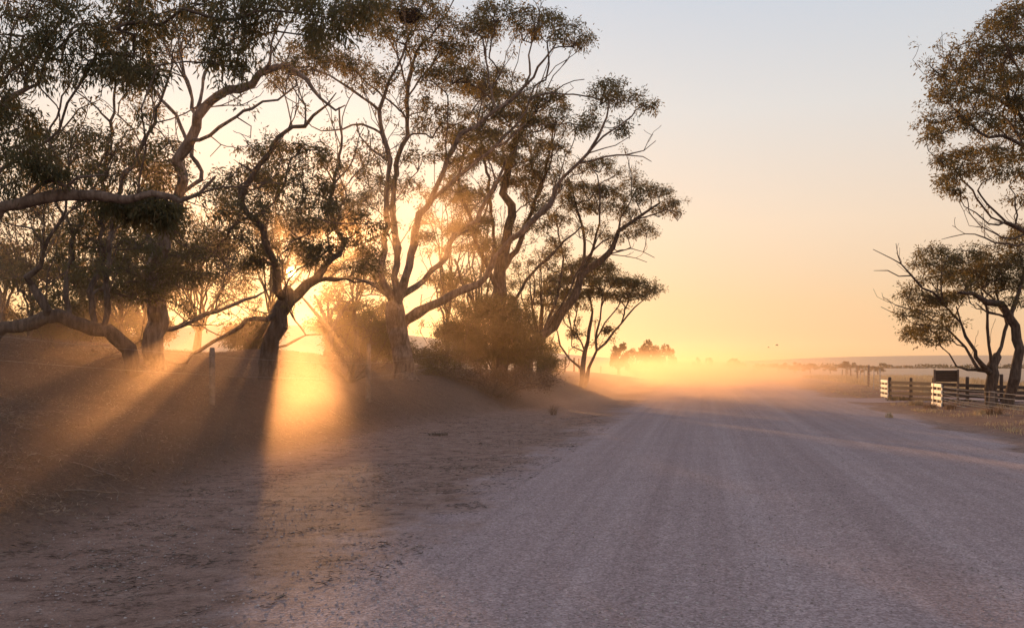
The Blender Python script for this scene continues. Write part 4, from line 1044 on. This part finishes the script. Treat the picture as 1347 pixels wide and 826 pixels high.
# ------------------------------------------------------------------ bird nest and birds
root = empty('bird_nest', tuple(nest_at)); tag(root, 'dark twiggy bird nest high in the fork of the large gum', 'nest')
rr = np.random.default_rng(9)
V = []; F = []
for i in range(260):
    an = rr.uniform(0, 2 * math.pi); ph = rr.uniform(-0.9, 0.6); rdd = 0.34 * math.cos(ph * 0.9) * rr.uniform(0.75, 1.05)
    c = np.array(nest_at) + np.array([rdd * math.cos(an), rdd * math.sin(an), 0.24 * ph])
    v = np.array([-math.sin(an), math.cos(an), rr.normal(0, 0.35)]) + rr.normal(0, 0.3, 3); v = v / np.linalg.norm(v) * rr.uniform(0.12, 0.3)
    s_ = np.cross(v, (0, 0, 1)); s_ = s_ / (np.linalg.norm(s_) + 1e-6) * 0.012; w_ = np.array([0, 0, 0.012])
    o = len(V)
    for q in (c - v, c + v):
        V += [q + s_, q - s_ * .5 + w_, q - s_ * .5 - w_]
    F += [(o, o + 1, o + 4, o + 3), (o + 1, o + 2, o + 5, o + 4), (o + 2, o, o + 3, o + 5)]
tag(mesh_obj('nest_twigs', V, F, M['rail'], root), kind='stuff')

def bird(px, py, d, lab, s=1.0, bank=0.0):
    c = P(px, py, d)
    root = empty('bird', tuple(c)); tag(root, lab, 'bird', 'birds over the road crest')
    # body: lofted spindle with a head, beak and tail
    V = []; F = []; k = 8
    prof = [(-0.30, 0.02, 0.10), (-0.20, 0.035, 0.06), (-0.10, 0.07, 0.06), (0.02, 0.085, 0.08), (0.12, 0.06, 0.06), (0.17, 0.05, 0.045), (0.22, 0.045, 0.04), (0.27, 0.012, 0.012), (0.31, 0.003, 0.003)]
    for (x, rz_, ry_) in prof:
        for j in range(k):
            an = j / k * 2 * math.pi
            V.append((c[0] + s * x, c[1] + s * ry_ * math.cos(an), c[2] + s * rz_ * math.sin(an)))
    for i in range(len(prof) - 1):
        for j in range(k): F.append((i * k + j, i * k + (j + 1) % k, (i + 1) * k + (j + 1) % k, (i + 1) * k + j))
    F.append(tuple(range(k))[::-1])
    mesh_obj('body', V, F, M['bird'], root, smooth=True)
    for sg in (-1, 1):
        W = []
        for (yy, xa, xb, zz) in ((0.05, 0.10, -0.10, 0.03), (0.22, 0.13, -0.08, 0.14), (0.40, 0.06, -0.10, 0.17), (0.56, -0.06, -0.12, 0.12)):
            for x, th in ((xa, 0), (xb, 0)):
                W.append((c[0] + s * x, c[1] + sg * s * yy * 0.8, c[2] + s * (zz + 0.01))); W.append((c[0] + s * x, c[1] + sg * s * yy * 0.8, c[2] + s * (zz - 0.008)))
        Fw = []
        for i in range(3):
            o = i * 4
            Fw += [(o, o + 2, o + 6, o + 4), (o + 1, o + 5, o + 7, o + 3), (o, o + 4, o + 5, o + 1), (o + 2, o + 3, o + 7, o + 6)]
        mesh_obj('wing', W, Fw, M['bird'], root)
bird(1011, 457, 110, 'left-hand, smaller-looking of two dark birds over the road crest', 0.42)
bird(1022, 454, 100, 'right-hand of two dark birds over the road crest', 0.5)

# ------------------------------------------------------------------ fences
def wire_tube(pts, r, name, mat, parent, k=4, sag=0.0):
    pts = [np.array(p, float) for p in pts]
    P2 = []
    for a, b in zip(pts[:-1], pts[1:]):
        m = 5
        for j in range(m):
            t_ = j / m; q = a * (1 - t_) + b * t_; q[2] -= sag * 4 * t_ * (1 - t_); P2.append(q)
    P2.append(pts[-1])
    V = []; F = []
    for i, p in enumerate(P2):
        d = P2[min(i + 1, len(P2) - 1)] - P2[max(i - 1, 0)]; d /= np.linalg.norm(d)
        a = np.cross(d, (0, 0, 1)); a /= np.linalg.norm(a); b = np.cross(d, a)
        for j in range(k):
            an = j / k * 2 * math.pi
            V.append(p + r * (math.cos(an) * a + math.sin(an) * b))
    for i in range(len(P2) - 1):
        for j in range(k): F.append((i * k + j, i * k + (j + 1) % k, (i + 1) * k + (j + 1) % k, (i + 1) * k + j))
    return mesh_obj(name, V, F, mat, parent, smooth=True)

def post_mesh(name, p, h, r, mat, parent, seed=0, lean=0.03, k=8):
    rr = np.random.default_rng(seed)
    V = []; F = []
    lx, ly = rr.normal(0, lean, 2)
    levels = [(-0.2, 1.08), (0.0, 1.05), (h * 0.3, 1.0), (h * 0.65, 0.95), (h * 0.96, 0.92), (h, 0.78)]
    ph = rr.uniform(0, 6)
    for z, f in levels:
        for j in range(k):
            an = j / k * 2 * math.pi
            q = r * f * (1 + 0.12 * math.sin(2 * an + ph + z * 2) + 0.05 * math.sin(5 * an + z * 5))
            V.append((p[0] + lx * max(z, 0) + q * math.cos(an), p[1] + ly * max(z, 0) + q * math.sin(an), p[2] + z))
    for i in range(len(levels) - 1):
        for j in range(k): F.append((i * k + j, i * k + (j + 1) % k, (i + 1) * k + (j + 1) % k, (i + 1) * k + j))
    F.append(tuple((len(levels) - 1) * k + j for j in range(k)))
    return mesh_obj(name, V, F, mat, parent, smooth=False)

# left fence along the bank
fl = empty('wire_fence', ground_at(279, 20.8)); tag(fl, 'old timber-post wire fence along the left bank below the trees', 'fence')
lp = [(279, 21.0, 82 * 21.0 / FPX, .058), (484, 27.2, 63 * 27.2 / FPX, .068)]
pts = []
g = ground_at(8, 16.5); pts.append(np.array(g)); post_mesh('post', ground_at(-90, 15.5), 1.25, .07, M['post'], fl, 3)
pts = [np.array(ground_at(-90, 15.5))]
for i, (px, d, h_, r_) in enumerate(lp):
    g = ground_at(px, d); row = {279: 541, 484: 515}[px]
    top = {279: 457, 484: 452}[px]
    zt = EYE - (top - HY) / FPX * d
    post_mesh('post', g, zt - g[2], r_, M['dead'], fl, i)
    pts.append(np.array(g))
for i, (px, d) in enumerate([(628, 50), (690, 65), (722, 78), (743, 86), (755, 95), (762, 104), (767, 112), (790, 138)]):
    g = ground_at(px, d)
    post_mesh('post', g, 1.35, 0.09, M['post'], fl, 10 + i)
    pts.append(np.array(g))
for hh_ in (0.62, 1.02):
    wire_tube([p + np.array([0, -0.08, hh_]) for p in pts], 0.0022, 'wire', M['steel'], fl, 3, 0.03)

# right fence receding to the crest
fr = empty('wire_fence', (17.9, 47.5, float(H(17.9, 47.5)))); tag(fr, 'post and wire fence running from the left white wing towards the far plain', 'fence')
pts = []
for i in range(17):
    s_ = i * 7.0; x = 18.0 + 0.296 * s_; y = 47.6 + 0.955 * s_
    g = np.array((x, y, float(H(x, y))))
    if i: post_mesh('post', g, 1.3 if i % 3 else 1.5, 0.028 if i % 3 else 0.075, M['post'] if i % 3 == 0 else M['steel'], fr, 30 + i, 0.02)
    pts.append(g)
for hh_ in (0.2, 0.4, 0.6, 0.8, 1.0, 1.18):
    wire_tube([p + np.array([-0.06, -0.05, hh_]) for p in pts], 0.006, 'wire', M['steel'], fr, 3, 0.02)

# cattle ramp: two white-boarded wings, a rail fence between and beyond, a sign back, cables
def board(name, a, b, z, hgt, th, mat, parent, bev=0.006):
    a = np.array(a, float); b = np.array(b, float)
    d = b - a; L = float(np.hypot(d[0], d[1])); rz = math.atan2(d[1], d[0])
    v, f = box_vf(((a[0] + b[0]) / 2, (a[1] + b[1]) / 2, z), (L, th, hgt), rz)
    return bevel(mesh_obj(name, v, f, mat, parent), bev)

def wing(px0, px1, d, top_row, bot_row, label, n=4):
    """white boards along a short frame whose face looks left and slightly away, into the sun"""
    nx, ny = -0.975, 0.22
    a = P(px1, 500, d)[:2]
    Lx = (px1 - px0) / FPX * d
    tx, ty = -ny, nx            # direction along the face
    tx, ty = (0.22, 0.975)
    # solve length so that the far end projects to px0
    L = 0.0
    while L < 3.0:
        q = a + L * np.array([tx, ty])
        if CX + q[0] / q[1] * FPX <= px0: break
        L += 0.01
    q = a + L * np.array([tx, ty])
    zt = EYE - (top_row - HY) / FPX * d; zb = EYE - (bot_row - HY) / FPX * d
    gz = min(float(H(*a)), float(H(*q)), zb)
    root = empty('cattle_ramp_wing', (float(a[0]), float(a[1]), gz)); tag(root, label, 'ramp wing', 'white boarded wings of the cattle ramp')
    hb = (zt - zb) / (n + (n - 1) * 0.75)
    for k in range(n):
        z = zb + hb / 2 + k * hb * 1.75
        board('board', a + np.array([-0.045, 0]) , q + np.array([-0.045, 0]), z, hb, 0.028, M['white'], root)
    board('backing', a + np.array([0.03, 0]), q + np.array([0.03, 0]), (zt + zb) / 2, (zt - zb) * 0.97, 0.02, M['rail'], root)
    for i, t_ in enumerate((0.04, 0.5, 0.96)):
        c = a * (1 - t_) + q * t_
        v, f = box_vf((c[0] - 0.016, c[1], (zt + gz) / 2 - 0.08), (0.10, 0.026, zt - gz + 0.14), math.atan2(ty, tx))
        bevel(mesh_obj('upright', v, f, M['white'], root))
    return a, q, gz, zt

aL = wing(1160, 1169, 45.5, 500, 523, 'left-hand white-boarded wing where the wire fence ends')
aR = wing(1227, 1240, 37.0, 505, 535, 'right-hand white-boarded wing under the dark sign')

rf = empty('rail_fence', (float(aL[0][0]), float(aL[0][1]), aL[2])); tag(rf, 'dark timber four-rail fence between the two white wings and beyond the tree', 'fence')
A_, B_ = np.array(P(1171, 500, 45.2)[:2]), np.array(P(1229, 500, 41.0)[:2])
C_ = np.array(P(1318, 500, 40.0)[:2]); D_ = np.array(P(1400, 500, 39.5)[:2])
def seg(a, b, ra, rb):
    for k, (r1, r2) in enumerate(zip(ra, rb)):
        d1, d2 = a[1], b[1]
        z1 = EYE - (r1 - HY) / FPX * d1; z2 = EYE - (r2 - HY) / FPX * d2
        v = []
        hgt, th = 0.135, 0.045
        dv = (b - a) / np.linalg.norm(b - a); nv = np.array([-dv[1], dv[0]]) * th / 2
        for (p_, z_) in ((a, z1), (b, z2)):
            for sx_, sz_ in ((-1, -1), (1, -1), (1, 1), (-1, 1)):
                v.append((p_[0] + sx_ * nv[0], p_[1] + sx_ * nv[1], z_ + sz_ * hgt / 2))
        f = [(0, 1, 2, 3), (7, 6, 5, 4), (0, 4, 5, 1), (1, 5, 6, 2), (2, 6, 7, 3), (3, 7, 4, 0)]
        bevel(mesh_obj('rail', v, f, M['rail'], rf))
seg(A_, B_, [503, 509.5, 517, 523.5], [505, 511.5, 518.5, 525.5])
seg(B_, C_, [505, 511.5, 518.5, 525.5], [509, 516, 523, 530])
seg(C_, D_, [509, 516, 523, 530], [511, 518, 525, 532])
for i, p_ in enumerate([A_, (A_ + B_) / 2, B_, B_ * .5 + C_ * .5, C_, D_]):
    g = (float(p_[0]) + 0.03, float(p_[1]) + 0.1, float(H(*p_)))
    post_mesh('post', g, 1.02 if i not in (4,) else 1.15, 0.07, M['rail'], rf, 60 + i, 0.01)

# dark sign seen from behind
sg = empty('sign', tuple(float(v) for v in (P(1244, 500, 38.4)[0], 38.4, H(P(1244, 500, 38.4)[0], 38.4)))); tag(sg, 'dark back of a rectangular sign on two posts above the right white wing', 'sign')
ds = 38.4
a = P(1228, 487, ds); b = P(1260, 502, ds)
v, f = box_vf(((a[0] + b[0]) / 2, ds, (a[2] + b[2]) / 2), (b[0] - a[0], 0.03, a[2] - b[2])); bevel(mesh_obj('panel', v, f, M['sign_back'], sg))
for k_ in range(4):
    zz = b[2] + (a[2] - b[2]) * (k_ + 0.5) / 4
    v, f = box_vf(((a[0] + b[0]) / 2, ds - 0.03 - 0.003 * (k_ % 2), zz), (b[0] - a[0] - 0.02, 0.024, (a[2] - b[2]) / 4 - 0.018)); bevel(mesh_obj('plank', v, f, M['rail'], sg))
for xx in (a[0] + 0.02, b[0] - 0.02):
    gz = float(H(xx, ds))
    v, f = box_vf((xx, ds - 0.05, (a[2] + gz) / 2), (0.075, 0.06, a[2] - gz + 0.06)); bevel(mesh_obj('post', v, f, M['post'], sg))

# cable fence from the right wing past its strainer post
cf = empty('cable_fence', ground_at(1305, 35.0)); tag(cf, 'low sagging cable fence running right from the white wing past the stubby tree', 'fence')
gp = ground_at(1305, 34.0); ztop = EYE - (514 - HY) / FPX * 34.0
post_mesh('post', gp, ztop - gp[2], 0.10, M['post'], cf, 70, 0.01)
gp2 = ground_at(1400, 30.0); post_mesh('post', gp2, 1.0, 0.09, M['post'], cf, 71, 0.02)
for k, (r1, r2, r3) in enumerate([(509, 515.5, 519), (514, 522, 526), (518, 529, 535), (522, 534, 540), (525, 537, 547), (529, 541, 553)]):
    wire_tube([P(1239, r1, 36.8), P(1304, r2, 33.87), P(1400, r3 + 4, 30.0)], 0.011 if k < 4 else 0.013, 'cable', M['steel'], cf, 5, 0.03)

# ------------------------------------------------------------------ grass tufts, litter, stones
def blades(pts, hgt, wid, rr, lean=0.5):
    n = len(pts)
    an = rr.uniform(0, 2 * math.pi, n); ln = np.abs(rr.normal(0, lean, n))
    h_ = hgt * rr.uniform(0.5, 1.2, n)
    top = pts + np.stack([np.cos(an) * ln * h_, np.sin(an) * ln * h_, h_], 1)
    mid = pts + np.stack([np.cos(an) * ln * h_ * 0.3, np.sin(an) * ln * h_ * 0.3, h_ * 0.55], 1)
    a2 = rr.uniform(0, math.pi, n)
    s_ = np.stack([np.cos(a2), np.sin(a2), 0 * a2], 1) * (wid * rr.uniform(0.7, 1.3, n))[:, None]
    V = np.stack([pts - s_ * .6, pts + s_ * .6, mid + s_, mid - s_, top], 1).reshape(-1, 3)
    return V, n

def blade_obj(name, pts, hgt, wid, rr, mat, parent=None, lean=0.5):
    V, n = blades(pts, hgt, wid, rr, lean)
    b = np.arange(n)[:, None] * 5
    me_f = [tuple(int(q) for q in r) for r in (b + np.array([0, 1, 2, 3]))] + [tuple(int(q) for q in r) for r in (b + np.array([3, 2, 4]))]
    return mesh_obj(name, V, me_f, mat, parent)

def tuft(px, d, hgt, rad, n, label, mat='pale_grass', seed=0, group='dry grass tufts on the right verge'):
    rr = np.random.default_rng(seed)
    g = ground_at(px, d)
    root = empty('grass_tuft', g); tag(root, label, 'grass tuft', group)
    a = rr.uniform(0, 2 * math.pi, n); r_ = rad * np.sqrt(rr.random(n)) * 0.6
    x = g[0] + r_ * np.cos(a); y = g[1] + r_ * np.sin(a)
    blade_obj('blade_clump', np.stack([x, y, H(x, y) - 0.01], 1), hgt, 0.006, rr, M[mat], root, 0.7)['kind'] = 'stuff'

tuft(1224, 36.2, 0.20, 0.40, 150, 'orange-brown tuft hugging the left of the right white wing', 'straw', 1)
tuft(1250, 34.6, 0.20, 0.34, 130, 'green-gold tuft just right of the right white wing', 'straw', 2)
tuft(1290, 31.0, 0.18, 0.36, 130, 'straw tuft left of the strainer post', 'pale_grass', 3)
tuft(1308, 30.5, 0.26, 0.40, 160, 'bright orange tuft in front of the strainer post', 'straw', 4)
tuft(1170, 29.5, 0.20, 0.20, 70, 'small pale tuft on the road edge, lowest on the right verge', 'pale_grass', 5)
tuft(1205, 39.0, 0.22, 0.45, 260, 'pale tuft at the inner edge of the side track', 'pale_grass', 6)
tuft(1180, 43.5, 0.24, 0.8, 240, 'dark green-brown tussock at the foot of the left white wing', 'leaf_bush', 7)
tuft(728, 32.0, 0.34, 0.20, 46, 'single dry seedling tuft on the left road shoulder', 'straw', 8, group=None)
tuft(577, 22.5, 0.10, 0.35, 120, 'flattened grey tuft in the middle of the left shoulder', 'litter', 9, group=None)

rr = np.random.default_rng(77)
def scatter(n, fx, ylo, yhi, power=2.0):
    y = ylo + (yhi - ylo) * rr.random(n) ** power
    return fx(y, rr.random(n)), y

# dry grass and sticks over the bank
def litter_obj(name, x, y, length, wid, mat, up=0.35, label=None):
    n = len(x)
    z = H(x, y)
    e = 0.05
    gx = (H(x + e, y) - z) / e; gy = (H(x, y + e) - z) / e
    an = rr.uniform(0, 2 * math.pi, n)
    ln = length * rr.uniform(0.3, 1.3, n)
    d = np.stack([np.cos(an), np.sin(an), np.cos(an) * gx + np.sin(an) * gy + np.abs(rr.normal(0, up, n))], 1)
    d /= np.linalg.norm(d, axis=1)[:, None]
    s_ = np.stack([-np.sin(an), np.cos(an), rr.normal(0, 0.4, n)], 1) * (wid * rr.uniform(0.5, 1.5, n))[:, None]
    b = np.stack([x, y, z + 0.004 + 0.012 * rr.random(n)], 1)
    V = np.stack([b, b + d * (ln * .5)[:, None] + s_ + [0, 0, .004], b + d * ln[:, None], b + d * (ln * .5)[:, None] - s_], 1).reshape(-1, 3)
    o = mesh_obj(name, V, np.arange(n * 4).reshape(-1, 4), mat)
    tag(o, label, kind='stuff')
    return o
n = 190000
yy = 6.5 + 34 * rr.random(n) ** 1.7
lt = -0.3 + rr.random(n) ** 0.8 * (6 + yy * 0.28)
xx = foot(yy) - lt
keep = rr.random(n) < np.clip(0.35 + 1.6 * (vnoise(xx, yy, 0.8, 20) + 0.25), 0.05, 1) * smoothstep(-0.6, 0.8, lt)
litter_obj('leaf_litter', xx[keep], yy[keep], 0.10, 0.003, M['litter'], 0.35, 'fallen leaves, bark strips and sticks over the bank')
n = 26000
yy = 14 + 30 * rr.random(n)
lt = 0.3 + rr.random(n) * (5 + yy * 0.2)
xx = foot(yy) - lt
keep = rr.random(n) < np.clip(1.2 * (vnoise(xx, yy, 1.6, 21) + 0.3), 0.0, 1)
blade_obj('dry_grass', np.stack([xx, yy, H(xx, yy) - 0.01], 1)[keep], 0.09, 0.003, rr, M['straw'], None, 0.7)
tag(bpy.data.objects['dry_grass'], 'thin dry grass on the left bank', kind='stuff')
V = []; F = []
for i in range(170):
    y = 11 + 24 * rr.random() ** 1.2; x = float(foot(y)) + 0.8 - rr.random() ** 0.8 * (5 + 0.25 * y); an = rr.uniform(0, math.pi); L = rr.uniform(0.2, 0.95); r_ = rr.uniform(0.003, 0.010)
    prev = None; px_, py_ = x, y
    for k in range(6):
        an += rr.normal(0, 0.28)
        px_ += math.cos(an) * L / 5; py_ += math.sin(an) * L / 5
        zc = float(H(px_, py_)) + r_ + 0.02 + 0.05 * rr.random()
        rk = r_ * (1 - 0.13 * k)
        o = len(V)
        for j in range(4):
            q = j * math.pi / 2
            V.append((px_ - math.sin(an) * rk * math.cos(q), py_ + math.cos(an) * rk * math.cos(q), zc + rk * math.sin(q)))
        if k: F += [(o - 4 + j, o - 4 + (j + 1) % 4, o + (j + 1) % 4, o + j) for j in range(4)]
tag(mesh_obj('fallen_sticks', V, F, M['dead'], smooth=True), 'dry fallen sticks strewn over the left bank', kind='stuff')
# loose sticks on the shoulder
n = 60000
yy = 5.4 + 26 * rr.random(n) ** 1.6
xx = foot(yy) + (road_l(yy) + 1.6 - foot(yy)) * rr.random(n) ** 1.1
keep = rr.random(n) < np.clip(0.02 + 0.9 * vnoise(xx, yy, 0.7, 22) + 1.0 * vnoise(xx, yy, 0.22, 24), 0, 1)
litter_obj('shoulder_litter', xx[keep], yy[keep], 0.08, 0.0024, M['litter_dark'], 0.15, 'scattered twigs and leaves on the left shoulder')
# verge grass on the right
n = 52000
yy = 20 + 60 * rr.random(n) ** 1.5
xx = road_r(yy) + 0.6 + 14 * rr.random(n) ** 1.2
keep = (rr.random(n) < np.clip(2.2 * (vnoise(xx, yy, 1.4, 23) + 0.05), 0, 1)) & ~((np.abs((xx - 12) * 0.5 + (yy - 47) * 0.87 - 0) < 3.0) & (xx < 23))
blade_obj('verge_grass', np.stack([xx, yy, H(xx, yy) - 0.01], 1)[keep], 0.13, 0.006, rr, M['pale_grass'], None, 0.6)
tag(bpy.data.objects['verge_grass'], 'patchy pale dry grass on the right verge', kind='stuff')
n = 16000
yy = 52 + 70 * rr.random(n); xx = 11 + 0.2 * yy + (2 + 0.12 * yy) * rr.random(n) ** 1.2 
blade_obj('tall_dry_grass', np.stack([xx, yy, H(xx, yy) - 0.01], 1), 0.45, 0.014, rr, M['pale_grass'], None, 0.45)
tag(bpy.data.objects['tall_dry_grass'], 'tall pale grass along the receding right fence', kind='stuff')

# gravel: loose stones
octv = np.array([(1, 0, 0), (-1, 0, 0), (0, 1, 0), (0, -1, 0), (0, 0, 1), (0, 0, -1)], float)
octf = np.array([(0, 2, 4), (2, 1, 4), (1, 3, 4), (3, 0, 4), (2, 0, 5), (1, 2, 5), (3, 1, 5), (0, 3, 5)])
def stones(name, x, y, smin, smax, label):
    n = len(x)
    sz = smin + (smax - smin) * rr.random(n) ** 3
    V = octv[None] * rr.uniform(0.55, 1.25, (n, 6, 1)) * sz[:, None, None] * np.array([1, 1, 0.6])
    a = rr.uniform(0, 6.28, n); ca_, sa_ = np.cos(a)[:, None], np.sin(a)[:, None]
    vx = V[:, :, 0] * ca_ - V[:, :, 1] * sa_; vy = V[:, :, 0] * sa_ + V[:, :, 1] * ca_
    V = np.stack([vx + x[:, None], vy + y[:, None], V[:, :, 2] + (H(x, y) + 0.004 + sz * 0.12)[:, None]], -1)
    F = (octf[None] + (np.arange(n) * 6)[:, None, None]).reshape(-1, 3)
    o = mesh_obj(name, V.reshape(-1, 3), F, M['stone'])
    tag(o, label, kind='stuff')
n = 52000
yy = 5.2 + 26 * rr.random(n) ** 2.0
xx = -0.56 * yy + 1.12 * yy * rr.random(n)
keep = (xx > foot(yy) - 0.2) & (rr.random(n) < np.clip(0.55 + 1.8 * vnoise(xx, yy * 0.3, 0.6, 30), 0.08, 1))
stones('gravel', xx[keep], yy[keep], 0.003, 0.016, 'loose stones over the road and shoulder')

# ------------------------------------------------------------------ air: haze and dust
def volume_mat(name, color, dens, g):
    m, nt, out = new_mat(name)
    v = nt.nodes.new('ShaderNodeVolumePrincipled')
    v.inputs['Color'].default_value = (*color, 1)
    v.inputs['Density'].default_value = dens if not callable(dens) else 0
    v.inputs['Anisotropy'].default_value = g
    if callable(dens): nt.links.new(dens(nt), v.inputs['Density'])
    nt.links.new(v.outputs[0], out.inputs['Volume'])
    return m
v, f = box_vf((0, 100, 29), (5900, 6000, 72))
hz = mesh_obj('haze', v, f, volume_mat('haze', (1.0, 0.86, 0.68), 0.00010, 0.65))
tag(hz, kind='stuff')

BLOBS = [  # centre, spread, density
    ((14, 74, 0.7), (6.0, 15, 1.5), 0.095),
    ((20, 112, 0.4), (8.0, 26, 1.5), 0.085),
    ((7.0, 46, 0.3), (4.5, 12, 1.0), 0.075),
    ((0.5, 33, 0.4), (4.0, 5, 0.6), 0.024),
    ((-7, 23, 1.0), (6, 7, 1.2), 0.028),
    ((-4.4, 17.5, 0.5), (1.3, 8, 0.8), 0.034),
    ((-4.3, 31, 5.6), (2.2, 4, 1.4), 0.045),
    ((-11, 27, 3.5), (9, 9, 3.5), 0.010),
]
def dust_density(nt):
    pos = coords(nt)
    tot = None
    for c, s, dn in BLOBS:
        a = nt.nodes.new('ShaderNodeVectorMath'); a.operation = 'SUBTRACT'; nt.links.new(pos, a.inputs[0]); a.inputs[1].default_value = c
        b = nt.nodes.new('ShaderNodeVectorMath'); b.operation = 'MULTIPLY'; nt.links.new(a.outputs[0], b.inputs[0]); b.inputs[1].default_value = tuple(1 / q for q in s)
        d = nt.nodes.new('ShaderNodeVectorMath'); d.operation = 'DOT_PRODUCT'; nt.links.new(b.outputs[0], d.inputs[0]); nt.links.new(b.outputs[0], d.inputs[1])
        e = math_n(nt, 'MULTIPLY', math_n(nt, 'POWER', 2.71828, math_n(nt, 'MULTIPLY', d.outputs['Value'], -1.0)), dn)
        tot = e if tot is None else math_n(nt, 'ADD', tot, e)
    n = noise(nt, stretch(nt, pos, (0.42, 0.22, 0.8)), 1.0, 3, 0.55)
    w = math_n(nt, 'MAXIMUM', math_n(nt, 'MULTIPLY', math_n(nt, 'SUBTRACT', n, 0.28), 3.6), 0.05)
    return math_n(nt, 'MULTIPLY', tot, w)
dm = volume_mat('dust', (1.0, 0.72, 0.50), dust_density, 0.8)
v, f = box_vf((12, 82, 4.2), (76, 160, 11))
du = mesh_obj('dust', v, f, dm)
tag(du, kind='stuff')
print('LEAVES', LEAVES, 'TRIS', sum(len(o.data.loops) - 2 * len(o.data.polygons) for o in bpy.data.objects if o.type == 'MESH'))
